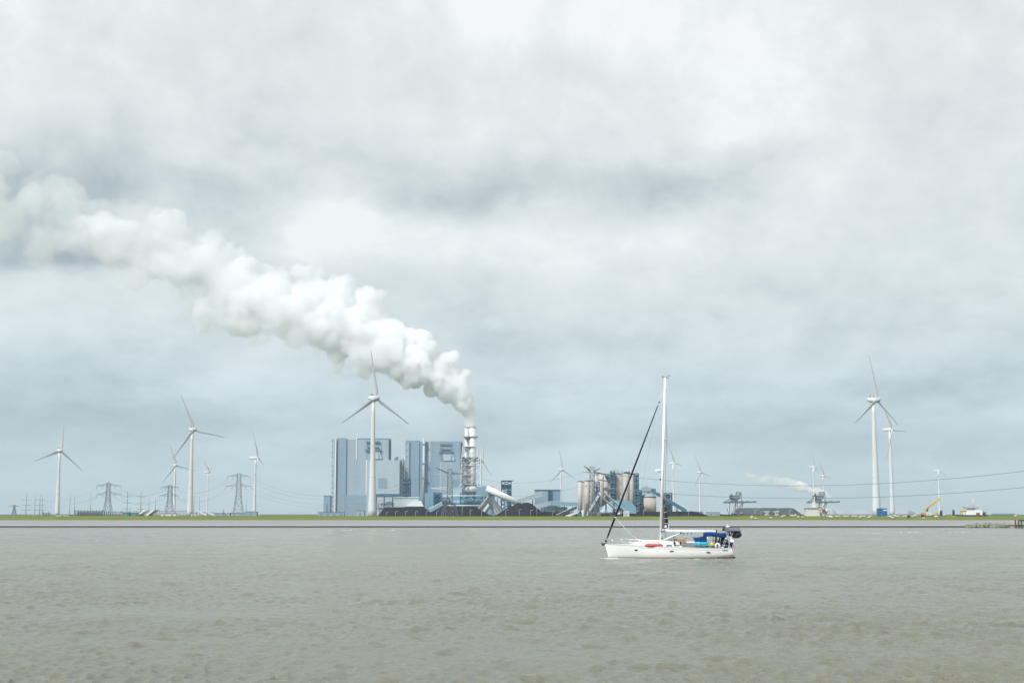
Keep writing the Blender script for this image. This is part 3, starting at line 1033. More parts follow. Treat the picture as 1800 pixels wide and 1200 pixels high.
def slant(px0, label):
    Y = 1890
    t_ = thing('slanted_roof_hall', label, 'building', (X(px0 + 8, Y, 900), Y, GZ), 'white slanted roofs in the substation')
    part('roof', WHITE, t_, lambda b: b.prism([(X(px0, Y), Z(906, Y)), (X(px0 + 3, Y), Z(906, Y)), (X(px0 + 16, Y), Z(895.5, Y)), (X(px0 + 12.5, Y), Z(895.5, Y))], Y, Y + 24))
    for q in (6, 12):
        part('post', GALVL, t_, lambda b: b.bar((X(px0 + q, Y), Y + 3, GZ), (X(px0 + q, Y), Y + 3, Z(903 - (q - 3) * 0.6, Y)), 0.4))


slant(241.5, 'first slanted white roof, nearer the green switch buildings')
slant(257, 'second slanted white roof, nearer the long low white building')


def strut_frame(px, label, Y=1900):
    x = X(px, Y); s = Y / F
    t_ = thing('strut_frame', label, 'frame', (x, Y, GZ), 'white slanting struts behind the dike')
    part('strut', STEELW, t_, lambda b: b.bar((x - 11 * s, Y, GZ + 6.3), (x + 4 * s, Y, GZ + 0.4), 0.9))
    part('post', STEELW, t_, lambda b: b.bar((x - 10 * s, Y, GZ), (x - 10 * s, Y, GZ + 6), 0.5))


strut_frame(359, 'white slanting strut just right of the tall turbine')
strut_frame(372, 'white slanting strut farther right, before the blue-grey low building')


def small_crane(px, label, Y=1950):
    x = X(px, Y)
    t_ = thing('derrick', label, 'crane', (x, Y, GZ))
    part('mast', RED, t_, lambda b: b.lattice(x - .6, x + .6, Y - .6, Y + .6, GZ, Z(895, Y), 4, 0.14))
    part('boom', STEELW, t_, lambda b: b.bar((x, Y, Z(896, Y)), (x + 8, Y, GZ + 0.5), 0.4))
    part('stay', STEELW, t_, lambda b: b.bar((x, Y, Z(895, Y)), (x - 6, Y, GZ + 0.5), 0.25))


small_crane(393.5, 'small red and white derrick before the blue-grey low building')

# ------------------------------------------------------------------ power station
PY = 1900


def unit_common(t_, rows, px, Y, w=0.9, h=1.6):     # small dark windows, one above the other
    for py in rows:
        f = part('window', LOUV, t_, lambda b: b.box(X(px, Y, py) - w, X(px, Y, py) + w, Y - 0.12, Y + 0.3, Z(py, Y) - h / 2, Z(py, Y) + h / 2))


def louvre(t_, px0, px1, py, hpx, Y, m=LOUV):
    def f(b):
        b.pbox(px0, px1, py, py + hpx * 0.75, Y - 2.5, 2.49)
        b.box(X(px0, Y, py) + 0.0, X(px1, Y, py), Y - 2.7, Y - 2.55, Z(py, Y), Z(py, Y) + 1.0)
    part('ventilation_platform', m, t_, f)


def hood(t_, a, b_, c, d, pt, pb, Y):               # sloped hood: wider at the bottom
    x0, x1, x2, x3 = X(a, Y, pt), X(b_, Y, pt), X(c, Y, pb), X(d, Y, pb)
    zt, zb = Z(pt, Y), Z(pb, Y)

    def f(mb):
        vs = [(x0, Y - 1.5, zt), (x1, Y - 1.5, zt), (x1, Y - 0.01, zt), (x0, Y - 0.01, zt), (x2, Y - 3.2, zb), (x3, Y - 3.2, zb), (x3, Y - 0.01, zb), (x2, Y - 0.01, zb)]
        mb.add(vs, [(0, 1, 2, 3), (7, 6, 5, 4), (0, 4, 5, 1), (1, 5, 6, 2), (2, 6, 7, 3), (3, 7, 4, 0)])
    part('vent_hood', CLAD, t_, f)


# left boiler house
bl = thing('boiler_house', 'left pale blue boiler house, tall windowless tower block behind the large turbine', 'power station building', (X(640, PY), PY, GZ))
part('stair_tower', CLADL, bl, lambda b: b.pbox(582.5, 589.6, 770.5, 908, PY - 3, 17))
st = bl.children[0]
unit_common(st, [774, 784, 795, 803, 819, 828, 835, 848, 857, 866, 873, 881, 889, 897], 584.6, PY - 3)
part('corner_trim', WHITE, bl, lambda b: b.pbox(588.9, 590.2, 769.5, 900, PY - 3.5, 0.5))
part('bunker_wing', CLADB, bl, lambda b: b.pbox(590.1, 608, 770.5, 900, PY - 0.6, 21))
part('main_block', CLAD, bl, lambda b: b.pbox(608.05, 626.9, 771.8, 869.5, PY + 1.2, 17))
part('upper_block', CLAD, bl, lambda b: b.pbox(627.0, 685.5, 770.8, 869.5, PY + 1, 16))
part('front_block', CLADL, bl, lambda b: b.pbox(644.5, 702, 808.5, 907, PY - 16, 16.9))
part('corner_wing', CLAD, bl, lambda b: b.pbox(702.05, 709, 805.5, 880, PY - 5, 12))
part('lower_cladding', CLADB, bl, lambda b: b.pbox(607.5, 644.4, 869.5, 908, PY - 3, 18))
part('blue_panel', CLADB, bl, lambda b: b.pbox(664.5, 680, 840, 856.8, PY - 16.4, 0.35))
part('roof_edge', CLADB, bl, lambda b: b.pbox(590.3, 608, 769.8, 770.45, PY - 0.8, 20))
part('roof_edge', CLADB, bl, lambda b: b.pbox(628, 685.8, 770.0, 770.7, PY + 0.5, 15))
part('corner_trim', WHITE, bl, lambda b: b.pbox(626.2, 627.4, 769, 808, PY + 0.2, 0.7))
part('corner_trim', WHITE, bl, lambda b: b.pbox(643.2, 644.4, 808, 869, PY - 3, 3))
louvre(bl, 643.5, 668, 776.3, 1.6, PY + 1)
louvre(bl, 646, 666, 786, 0.9, PY + 1)
louvre(bl, 642, 670.5, 790.5, 2.2, PY + 1)
hood(bl, 657, 668.5, 657, 672, 794, 806.5, PY + 1)
part('vent_frame', LOUV, bl, lambda b: [b.bar((X(p, PY - 3, 790), PY - 3, Z(777, PY)), (X(p, PY - 3, 790), PY - 3, Z(808, PY)), 0.5) for p in (645.5, 666)])
unit_common(bl, [810, 823, 831, 839, 848, 856, 864], 706.5, PY - 5)


def zigzag(b, px0, px1, pt, pb, Y, n, t=0.5):
    x0, x1 = X(px0, Y, pt), X(px1, Y, pt)
    for i in range(n):
        z0, z1 = Z(pb + (pt - pb) * i / n, Y), Z(pb + (pt - pb) * (i + 1) / n, Y)
        a, c = (x0, x1) if i % 2 == 0 else (x1, x0)
        b.beam((a, Y - 0.9, z0), (c, Y - 0.9, z1), 1.6, 0.6)
        b.box(c - 0.9, c + 0.9, Y - 1.9, Y + 0.1, z1 - 0.25, z1 + 0.05)
        b.box(min(a, c), max(a, c), Y - 1.9, Y - 1.6, z1, z1 + 1.1)
    for xx in (x0, x1):
        b.bar((xx, Y - 1.7, Z(pb, Y)), (xx, Y - 1.7, Z(pt, Y)), t)


part('fire_stair', GALVD, bl, lambda b: zigzag(b, 684.2, 687.4, 774, 808.3, PY + 0.8, 12))
part('roof_fan', LOUV, bl, lambda b: (b.pbox(693.5, 699, 804.2, 808.2, PY - 14, 8), b.tube((X(696, PY), PY - 10, Z(804.3, PY)), (X(701, PY), PY - 10, Z(804, PY)), 0.8)))

# right boiler house
br = thing('boiler_house', 'right pale blue boiler house, between the large turbine and the flue stacks', 'power station building', (X(760, PY), PY, GZ))
part('stair_tower', CLAD, br, lambda b: b.pbox(711.5, 719, 775.5, 900, PY - 3, 15))
st = br.children[0]
unit_common(st, [779, 791, 802, 823, 831, 839], 714.8, PY - 3)
part('corner_trim', WHITE, br, lambda b: b.pbox(710.3, 711.4, 800, 870, PY - 3, 2))
part('bunker_wing', CLADB, br, lambda b: b.pbox(719.1, 736.5, 775.2, 905, PY - 1.0, 21))
part('recess', CLADB, br, lambda b: b.pbox(736.55, 755.8, 775.8, 905, PY + 0.4, 16))
part('upper_block', CLADB, br, lambda b: b.pbox(755.9, 811.5, 775.2, 905, PY + 0.9, 15))
part('front_block', CLAD, br, lambda b: b.pbox(774.2, 808.8, 811.2, 880, PY - 14, 15.9))
part('corner_trim', WHITE, br, lambda b: b.pbox(755.4, 756.3, 775, 812, PY + 0.2, 0.69))
part('corner_trim', WHITE, br, lambda b: b.pbox(773.6, 774.1, 811, 868, PY - 14, 2))
part('lower_cladding', mat('cladding_low', (0.19, 0.33, 0.43), 0.5, var=0.05, scale=0.03, streak=0.05), br, lambda b: b.pbox(737, 774, 866, 906, PY - 4.2, 3.1))
part('blue_panel', CLADB, br, lambda b: b.pbox(795.5, 808, 842, 856.5, PY - 14.4, 0.35))
louvre(br, 773.5, 794.5, 781, 1.8, PY + 2)
louvre(br, 775.5, 792.5, 790, 0.8, PY + 2)
louvre(br, 771.5, 797.5, 794.5, 2.0, PY + 2)
hood(br, 778, 797, 780, 800, 797, 809.5, PY + 2)
part('vent_frame', LOUV, br, lambda b: [b.bar((X(p, PY - 2, 790), PY - 2, Z(782, PY)), (X(p, PY - 2, 790), PY - 2, Z(810, PY)), 0.5) for p in (775, 793)])
part('roof_edge', CLADB, br, lambda b: b.pbox(719.2, 737, 774.5, 775.15, PY - 1.2, 20))
part('fire_stair', GALVD, br, lambda b: zigzag(b, 810.6, 813, 779, 811, PY + 1.5, 11))
for i, px in enumerate((714, 717, 724, 731, 735)):
    part('roof_fan', LOUV, br, lambda b: b.ball((X(px, PY + 4), PY + 6, Z(774.6, PY)), 1.5, 1.5, 1.1, 8, 6))
part('exhaust_pipe', CLADL, br, lambda b: b.tube((X(744.8, PY), PY - 3.5, Z(905, PY)), (X(744.8, PY), PY - 3.5, Z(769.8, PY)), 1.7, 1.6, 14))
part('pipe_bracket', LOUV, br, lambda b: [b.box(X(742.2, PY), X(749, PY), PY - 5.6, PY - 0.9, Z(p, PY) - 0.8, Z(p, PY) + 0.4) for p in (780.5, 814.5, 840)])

an = shed('annex_building', 'small blue annex left of the left boiler house', (568.5, 580.4, 871), PY - 5, 20, CLADB)
shed('low_building', 'long low blue wall in front of the left boiler house', (559, 605, 900), PY - 40, 10, CLADB)
shed('low_building', 'pale low block in front of the left boiler house, right of its blue cladding base', (626, 640, 897), PY - 60, 12, CLAD)
shed('low_building', 'light low building under the blue gallery left of the first coal heap', (662, 681, 893), PY - 50, 12, CLADL)

# flue stacks
sx0 = X(826, PY - 40, 800)
fs_ = thing('flue_stack', 'cluster of tall white flue stacks with ring platforms, steam pouring from its top', 'chimney', (sx0, PY - 30, GZ))
SY = PY - 40
for px, dy_, r in ((820.0, 0, 2.55), (830.6, -3, 4.2), (827, 9, 2.8), (833, 9, 2.4)):
    flue = part('flue', STACKW, fs_, lambda b: b.tube((X(px, SY, 810), SY + dy_, GZ + 12), (X(px, SY, 810), SY + dy_, Z(751.2, SY)), r, r, 24))
    part('flue_lip', GALVD, flue, lambda b: b.tube((X(px, SY, 810), SY + dy_, Z(751.6, SY)), (X(px, SY, 810), SY + dy_, Z(750.9, SY)), r + 0.35, r + 0.35, 24))
for py, x0, x1, h in ((767.6, 815.5, 839.5, 1.0), (785.2, 814, 837.5, 0.4), (804.5, 811.5, 842, 1.0), (809, 813, 848, 1.1), (818.5, 812, 839, 0.4), (834, 812, 842, 0.4), (851.5, 809, 846, 0.8)):
    def ring(b):
        z = Z(py, SY)
        b.box(X(x0, SY, py), X(x1, SY, py), SY - 8.2, SY + 13, z - h * 0.4, z)
        for q in (0, 1):
            b.box(X(x0, SY, py), X(x1, SY, py), SY - 8.2 + q * 21, SY - 8.0 + q * 21, z + 0.8, z + 1.1)
    part('platform', GALV if h > 0.5 else GALVL, fs_, ring)
part('support_frame', STEELW, fs_, lambda b: b.lattice(X(808.5, SY), X(846.5, SY), SY - 14, SY + 22, Z(868, SY), Z(785, SY), 5, 0.6, tops=(X(813.5, SY, 785), X(840, SY, 785), SY - 9, SY + 15)))
part('outer_leg', STEELW, fs_, lambda b: [b.bar((X(p, SY), SY - 15, Z(a, SY)), (X(q, SY), SY - 15, Z(c, SY)), 1.0) for p, a, q, c in ((846, 871, 838.5, 848), (839.5, 852, 846.5, 870), (845.6, 871, 845.6, 800))])
part('access_stair', GALVD, fs_, lambda b: zigzag(b, 813, 816, 804, 868, SY - 14.5, 11, 0.35))
part('base_drum', STACKW, fs_, lambda b: b.lathe((X(829, SY), SY + 2, 0), [(10.5, Z(866, SY)), (11, Z(858, SY)), (9.0, Z(853, SY)), (8.5, Z(852, SY))], 24))

# gas cleaning halls, ducts
fg = thing('gas_cleaning_plant', 'teal flue gas cleaning plant of ducts and frames at the foot of the stacks', 'industrial plant', (X(830, SY - 20), SY - 20, GZ))
part('absorber', STEELT, fg, lambda b: b.lathe((X(806, SY - 10), SY - 16, 0), [(9, Z(906, SY)), (9, Z(862, SY)), (7.5, Z(857, SY)), (2, Z(855.5, SY))], 28))
part('absorber', STEELT, fg, lambda b: b.lathe((X(855, SY - 10), SY - 16, 0), [(11, Z(906, SY)), (11, Z(860, SY)), (8.5, Z(855, SY)), (2, Z(852.5, SY))], 28))
part('duct', STEELT, fg, lambda b: (b.pbox(794, 852, 871.5, 879.5, SY - 38, 9), b.pbox(838, 866, 856, 870, SY - 36, 8)))
part('duct', STEELT, fg, lambda b: b.tube((X(796, SY), SY - 44, Z(884, SY)), (X(848, SY), SY - 44, Z(884, SY)), 3.4, 3.4, 12))
part('hall', CLADL, fg, lambda b: b.pbox(797, 811.5, 857, 871, SY - 34, 14))
part('hall', STEELT, fg, lambda b: b.pbox(782, 840, 889.5, 906, SY - 50, 18))
for a, b_, c in ((812, 823, 868), (823.5, 835, 866), (782, 793, 876), (836, 850, 868)):
    part('pipe_frame', STEELB, fg, lambda b: (b.lattice(X(a, SY), X(b_, SY), SY - 60, SY - 52, GZ, Z(c, SY), 5, 0.75, floors=True)))
part('pipe', STEELW, fg, lambda b: [b.tube((X(p, SY), SY - 62, Z(q, SY)), (X(p2, SY), SY - 62, Z(q, SY)), 0.6, 0.6, 8) for p, p2, q in ((783, 848, 872), (790, 851, 888.5), (796, 835, 893))])

# truss gallery and hoppers before the left boiler house
gl = thing('coal_gallery', 'long blue truss gallery on legs between the left boiler house and the scaffold tower', 'conveyor gallery', (X(690, 1840), 1840, GZ))
GY = 1840
def truss(b, pa, pb, Y, h, t, n):
    a0, b0 = Vector((X(pa[0], Y, pa[1]), Y, Z(pa[1], Y))), Vector((X(pb[0], Y, pb[1]), Y, Z(pb[1], Y)))
    for yy in (0, 5):
        o = Vector((0, yy, 0)); u = Vector((0, 0, h))
        b.bar(a0 + o, b0 + o, t); b.bar(a0 + o + u, b0 + o + u, t)
        for i in range(n):
            p, q = a0.lerp(b0, i / n) + o, a0.lerp(b0, (i + 1) / n) + o
            b.bar(p, q + u if i % 2 == 0 else q + u, t * 0.6); b.bar(p, p + u, t * 0.6)
part('truss', STEELB, gl, lambda b: truss(b, (660, 872.5), (716, 872.5), GY, 3.2, 0.65, 18))
part('deck', STEELT, gl, lambda b: b.box(X(660, GY), X(716, GY), GY + 0.6, GY + 4.4, Z(872.5, GY) + 0.4, Z(872.5, GY) + 1.6))
for p in (661, 675, 690, 703, 713):
    part('leg', STEELB, gl, lambda b: (b.bar((X(p, GY), GY, GZ), (X(p, GY), GY, Z(872.5, GY)), 0.8), b.bar((X(p, GY), GY + 5, GZ), (X(p, GY), GY + 5, Z(872.5, GY)), 0.8)))
for p in (681, 699.5):
    part('hopper', CLADL, gl, lambda b: b.lathe((X(p, GY), GY + 14, 0), [(6.8, Z(891, GY)), (6.8, Z(884, GY)), (1.0, Z(878, GY))], 4))
part('transfer_house', CLADL, gl, lambda b: b.pbox(664, 702, 884.2, 892, GY + 8, 20))

sc = thing('scaffold_tower', 'dark blue steel stair tower standing between the two boiler houses', 'steel tower', (X(715, 1835), 1835, GZ))
part('frame', STEELB, sc, lambda b: b.lattice(X(708, 1835), X(720.5, 1835), 1835, 1846, GZ, Z(840.5, 1835), 9, 0.8, floors=True))
part('casing', STEELB, sc, lambda b: b.box(X(710, 1837), X(718, 1837), 1838, 1844, Z(872, 1835), Z(843, 1835)))
part('landing', STEELB, sc, lambda b: b.box(X(706, 1835), X(723, 1835), 1833.5, 1845, Z(849, 1835), Z(847.6, 1835)))

wb = thing('conveyor_house', 'white building with sloping roof in front of the right boiler house', 'building', (X(722, 1800), 1800, GZ))
part('wall', CLADL, wb, lambda b: b.pprism([(693, 907), (693, 874.5), (736, 874.5), (736, 907)], 1804, 16))
part('roof', STEELW, wb, lambda b: b.pprism([(712, 889.5), (727, 880), (740, 880), (744.5, 889.5)], 1796, 7.9))
part('roof', STEELW, wb, lambda b: b.pprism([(692, 874.3), (692, 873.2), (737, 873.2), (737, 874.3)], 1803, 18))
part('base', STEELB, wb, lambda b: b.pprism([(712, 907), (712, 889.7), (744, 889.7), (744, 907)], 1797, 6.9))

s2 = thing('steel_rack', 'dark blue steel rack against the lower wall of the right boiler house', 'steel tower', (X(768, 1850), 1850, GZ))
part('frame', STEELB, s2, lambda b: b.lattice(X(762.5, 1850), X(775, 1850), 1850, 1860, GZ, Z(865.5, 1850), 6, 0.8, floors=True))
part('casing', STEELB, s2, lambda b: b.box(X(764, 1850), X(773.5, 1850), 1853, 1858, GZ, Z(868, 1850)))
g2 = thing('inclined_gallery', 'short teal gallery sloping up between the first two coal heaps', 'conveyor gallery', (X(768, 1790), 1790, GZ))
part('tube', STEELT, g2, lambda b: b.beam(at(752, 900, 1790), at(778, 886, 1790), 6, 7))
part('roof', STEELW, g2, lambda b: b.beam(at(755, 893.6, 1790), at(777, 882, 1790), 6.3, 0.8))


# ------------------------------------------------------------------ coal heaps
def heap(name, outline, Y, dep, m, label, cat='coal heap', seed=1, jit=0.35, group='coal heaps'):
    """a ridge heap: outline of crest heights along px; slopes fall away at the angle of repose to front and back"""
    rng = random.Random(seed)
    n = 70
    pxs = [outline[0][0] + (outline[-1][0] - outline[0][0]) * i / n for i in range(n + 1)]

    def crest(p):
        for (a, za), (b_, zb) in zip(outline, outline[1:]):
            if a <= p <= b_:
                return za + (zb - za) * (p - a) / (b_ - a)
        return outline[-1][1]
    prof = [-1, -0.8, -0.6, -0.4, -0.2, -0.05, 0, 0.05, 0.2, 0.4, 0.6, 0.8, 1]
    vs, fs = [], []
    for i, p in enumerate(pxs):
        z = Z(crest(p), Y); x = X(p, Y, 900); h = max(z - GZ, 0.0) + 0.3
        for q in prof:
            e = 1 - abs(q)
            zz = GZ - 0.3 + h * min(1, e * 1.06)
            jj = jit if 0 < i < n and 0 < abs(q) < 1 else (jit * 0.5 if abs(q) < 1 else 0)
            vs.append((x + rng.uniform(-jj, jj), Y + q * min(dep, h * 1.6) + rng.uniform(-jj, jj) + dep, zz + rng.uniform(-jj, jj) * (0.8 if e > 0 else 0)))
    k = len(prof)
    for i in range(n):
        for j in range(k - 1):
            fs.append((i * k + j, (i + 1) * k + j, (i + 1) * k + j + 1, i * k + j + 1))
    b = MB(); b.add(vs, fs, True)
    o = b.build(name, m, None, origin=(X((outline[0][0] + outline[-1][0]) / 2, Y, 900), Y + dep, GZ))
    return tag(o, label, cat, group)


heap('coal_heap', [(660, 907), (672, 891), (730, 890.5), (741, 890), (760, 904), (764, 908)], 1560, 26, COAL, 'flat-topped black coal heap in front of the white sloping-roof building', seed=2)
heap('coal_heap', [(738, 908), (752, 901), (776, 888), (782, 886.5), (790, 890), (815, 889.5), (834, 890), (845, 897), (864, 907), (868, 908)], 1500, 30, COAL, 'broad black coal heap behind the angle pylon, below the flue stacks', seed=3)
heap('coal_heap', [(866, 908), (886, 896), (905, 886), (911, 882.5), (917, 884), (928, 882), (936, 885), (950, 897), (966, 908)], 1480, 30, COAL, 'tallest black coal heap, peaked twice, at the foot of the white tube conveyor', seed=4)
heap('coal_heap', [(946, 908), (955, 899.5), (1000, 899), (1015, 902), (1024, 908)], 1620, 14, COAL, 'low black coal heap under the teal gallery', seed=5)
heap('coal_heap', [(1090, 901), (1105, 899), (1190, 898.5), (1222, 898.3), (1240, 903), (1252, 908)], 1400, 14, COAL, 'long low black heap running from the round tank to the right', seed=6)
heap('ore_heap', [(1290, 908), (1300, 899), (1306, 892.5), (1340, 892), (1400, 892.3), (1407, 893), (1420, 903), (1424, 908)], 1700, 40, SPOIL, 'long dark green-grey stockpile with conveyors before it', 'ore heap', seed=7, group=None)
heap('ore_heap', [(1456, 908), (1462, 895), (1466, 893), (1474, 901), (1479, 908)], 1750, 12, SPOILG, 'small pale blue-grey heap right of the right harbour crane', 'ore heap', seed=9, jit=0.15, group=None)
heap('ore_heap', [(1470, 903), (1480, 896.5), (1530, 896.2), (1606, 896.5), (1616, 901), (1622, 908)], 1750, 16, SPOILG, 'long pale grey stockpile behind the tallest turbine and the blue container', 'ore heap', seed=8, jit=0.12, group=None)

# ------------------------------------------------------------------ conveyors, teal buildings
tc_ = thing('tube_conveyor', 'big white covered conveyor sloping down from the stacks to the coal heap', 'conveyor', at(880, 880, 1620))
VY = 1640
part('cover', STEELW, tc_, lambda b: b.tube(at(855, 857.5, VY), at(914, 885, VY), 3.6, 3.6, 12))
part('side_panel', STEELT, tc_, lambda b: b.beam(at(862, 864.8, VY + 3), at(905, 884.5, VY + 3), 5, 3.4))
part('truss', STEELB, tc_, lambda b: [b.bar(at(862 + 6 * i, 869 + 2.8 * i, VY), at(865 + 6 * i, 905, VY), 0.7) for i in range(7)])
part('bend_house', STEELT, tc_, lambda b: b.pprism([(838, 858), (852, 853.5), (864, 860), (868, 873), (848, 872), (838, 868)], VY + 6, 12))
for p, q in ((858, 857), (866, 861), (874, 864.7), (882, 868.4), (891, 872.6), (899, 876.3), (907, 880)):
    part('cover_clamp', GALVD, tc_, lambda b: b.box(X(p, VY) - 0.9, X(p, VY) + 0.9, VY - 2, VY + 2, Z(q, VY) + 0.4, Z(q, VY) + 1.5))

af = thing('stacker_frame', 'grey slanting ribbed chutes forming an inverted V between two coal heaps', 'conveyor frame', at(860, 890, 1540))
AY = 1540
for k in range(6):
    part('rib', GALVL, af, lambda b: b.beam(at(858 + k * 1.7, 872 + k * 2.0, AY + k * 2), at(832 + k * 4.2, 904, AY + k * 2), 1.6, 1.5))
for k in range(6):
    part('rib', GALVL if k % 2 else GALV, af, lambda b: b.beam(at(864 + k * 0.6, 872 + k * 2.6, AY + 16 + k * 2), at(888 - k * 3.4, 902, AY + 16 + k * 2), 1.4, 1.4))
part('chute', OFFW, af, lambda b: (b.beam(at(859, 886, AY - 3), at(850, 898, AY - 3), 3, 2.6),))
part('frame', STEELB, af, lambda b: truss(b, (838, 906), (868, 874), AY + 34, 3, 0.5, 8))
part('cladding', STEELT, af, lambda b: b.pprism([(832, 906), (852, 886), (872, 905)], AY + 42, 3))

bt = thing('steel_tower', 'tall dark blue open steel tower behind the white tube conveyor', 'steel tower', (X(890, 1700), 1700, GZ))
part('frame', STEELB, bt, lambda b: b.lattice(X(881.5, 1700), X(898.5, 1700), 1700, 1714, GZ, Z(845, 1700), 9, 0.85, floors=True))
part('casing', STEELB, bt, lambda b: (b.box(X(882, 1700), X(898, 1700), 1706, 1712, Z(859.5, 1700), Z(852, 1700)), b.box(X(891, 1700), X(898, 1700), 1704, 1712, GZ, Z(861, 1700))))
part('top_beam', GALVD, bt, lambda b: b.box(X(881, 1700), X(902.5, 1700), 1699, 1715, Z(845, 1700), Z(844, 1700)))

tb = thing('crusher_building', 'square teal blue building between the tallest coal heap and the small turbine', 'building', (X(963, 1660), 1660, GZ))
part('wall', CLADB, tb, lambda b: b.pbox(940.5, 963.5, 861, 907, 1660, 30))
part('wall', CLADD, tb, lambda b: b.pbox(970.6, 985.5, 861, 907, 1660, 30))
part('recess', STEELB, tb, lambda b: (b.pbox(963.55, 970.55, 860.2, 907, 1662, 27), b.lattice(X(964, 1660), X(970, 1660), 1658.5, 1661.5, GZ, Z(861.5, 1660), 10, 0.35)))
part('roof_edge', GALV, tb, lambda b: b.pbox(940, 986, 860.0, 860.9, 1659, 32))
part('lower_wall', STEELB, tb, lambda b: b.pbox(955, 976, 888, 907, 1656.5, 3))


def gallery(pa, pb, Y, label, m=STEELT, w=4.5, h=4.2, legs=(), name='conveyor_gallery', roofm=STEELW):
    t_ = thing(name, label, 'conveyor gallery', at((pa[0] + pb[0]) / 2, (pa[1] + pb[1]) / 2, Y))
    A, B = at(*pa, Y), at(*pb, Y)
    part('casing', m, t_, lambda b: b.beam(A, B, w, h))
    u = Vector((0, 0, h / 2 + 0.2))
    part('roof', roofm, t_, lambda b: b.beam(A + u, B + u, w + 0.5, 0.35))
    for f in legs:
        p = A.lerp(B, f)
        part('leg', GALVD, t_, lambda b: (b.bar((p.x - 1.2, Y, GZ), (p.x, Y, p.z - h / 2), 0.5), b.bar((p.x + 1.2, Y, GZ), (p.x, Y, p.z - h / 2), 0.5)))
    return t_


gallery((909, 881.5), (953, 868), 1640, 'long pale blue gallery sloping up to the square teal building', legs=(0.25, 0.62), m=CLAD, h=4.6)
gallery((942, 891), (968, 884), 1630, 'pale gallery leaving the foot of the teal building to the right', legs=(0.4,), m=CLAD)
gallery((968, 884.5), (1016, 886), 1630, 'level teal gallery running right to the concrete silos', legs=(0.2, 0.5, 0.8))
gallery((960, 895), (997, 895.5), 1640, 'low pale blue hall below the level teal gallery', m=CLADL, h=5.5, w=10)
gallery((978, 907), (1014, 891), 1350, 'grey inclined conveyor left of the silos with white upper edge', m=GALVD, h=2.6, w=3)
gallery((994, 908), (1018, 899), 1340, 'lower white conveyor at the foot of the silos', m=STEELW, h=1.8, w=3)
gallery((1050, 867), (1088, 900), 1290, 'left one of two parallel grey conveyors sloping down in front of the teal shed', m=GALV, h=1.4, w=2.5, legs=(0.4, 0.75))
gallery((1062, 866), (1105, 904), 1296, 'right one of two parallel grey conveyors sloping down in front of the teal shed', m=GALV, h=1.4, w=2.5, legs=(0.4, 0.75))
gallery((1031, 905), (1055, 866), 1300, 'pale steel conveyor climbing steeply beside the silo pylon', m=STEELW, h=1.8, w=2.5, legs=(0.5,))
gallery((1144, 862), (1166, 874), 1500, 'upper piece of the dark blue conveyor falling from the tank roof', m=STEELB, h=2.8, roofm=STEELB)
gallery((1166, 874.5), (1206, 898), 1495, 'lower piece of the dark blue conveyor falling to the long low heap', m=STEELB, h=3.4, legs=(0.3, 0.6), roofm=STEELT)
gallery((1118, 862), (1146, 864), 1560, 'short gallery across the roof of the round tank', m=STEELB, h=1.6, w=3, roofm=STEELB)


# ------------------------------------------------------------------ silos
def silo_set(label, cols, Y, m=CONC, cap=True, name='silo_block'):
    xm = X(sum(c[0] for c in cols) / len(cols), Y)
    t_ = thing(name, label, 'silos', (xm, Y, GZ))
    part('wall', m, t_, lambda b: b.box(X(cols[0][0], Y, 875), X(cols[-1][0], Y, 875), Y - cols[0][1] * Y / F * 0.45, Y + 6, GZ, Z(max(c[2] for c in cols) + 0.6, Y)))
    for px, r, pt, dy_ in cols:
        x = X(px, Y, 875)

        def f(b):
            b.lathe((x, Y + dy_, 0), [(r * Y / F, GZ), (r * Y / F, Z(pt, Y))], 28)
        s_ = part('silo', m, t_, f)
        if cap:
            part('roof_rail', GALVD, s_, lambda b: b.lathe((x, Y + dy_, 0), [(r * Y / F + 0.3, Z(pt, Y) + 0.01), (r * Y / F + 0.3, Z(pt, Y) + 0.5), (r * Y / F * 0.6, Z(pt, Y) + 0.55)], 28))
    return t_


SLY = 1440
silo_set('pair of shorter grey-beige concrete silos at the left end of the silo row', [(1019.8, 4.0, 846, 0), (1024.8, 3.2, 847, 5), (1032, 4.7, 845, -1), (1039, 4.2, 844.5, 0)], SLY)
m2 = silo_set('tall middle block of beige concrete silos behind the silo pylon', [(1050, 4.2, 834, 2), (1057, 4.6, 832.5, 0), (1066, 4.6, 833, 0), (1072.5, 4.0, 834, 3)], SLY + 10)
m3 = silo_set('tallest right-hand block of beige concrete silos with ragged roof line', [(1085.5, 5.0, 832.5, 0), (1092.5, 4.4, 833.5, 3), (1101, 5.6, 831.5, 0), (1110.5, 5.2, 833, 1)], SLY)
for px, pt, w, par, c_ in ((1080, 824.5, 3.2, m3, CONC), (1104, 829.5, 4, m3, GALV), (1068, 830, 4, m2, LOUV), (1029, 842, 2.4, m2, LOUV)):
    pass
part('roof_house', CONC, m3, lambda b: b.pbox(1079, 1087, 824.5, 832.6, SLY + 1, 6))
part('roof_house', GALV, m3, lambda b: b.pbox(1098, 1108, 828.8, 831.6, SLY - 1, 5))
part('roof_house', LOUV, m2, lambda b: b.pbox(1063, 1073, 833.0, 836.6, SLY + 2, 5))
part('walkway', LOUV, m2, lambda b: b.beam(at(1052, 842.5, SLY + 1), at(1068, 845.5, SLY + 1), 2, 1.3))
part('walkway', LOUV, m2, lambda b: b.beam(at(1064, 858.5, SLY + 1), at(1074, 859.5, SLY + 1), 2, 1.0))
for i in range(7):
    part('roof_mast', GALVD, m3, lambda b: b.tube((X(1084 + i * 4.6, SLY), SLY + 2, Z(832, SLY)), (X(1084 + i * 4.6, SLY), SLY + 2, Z(829 - (i % 3) * 1.4, SLY)), 0.2))


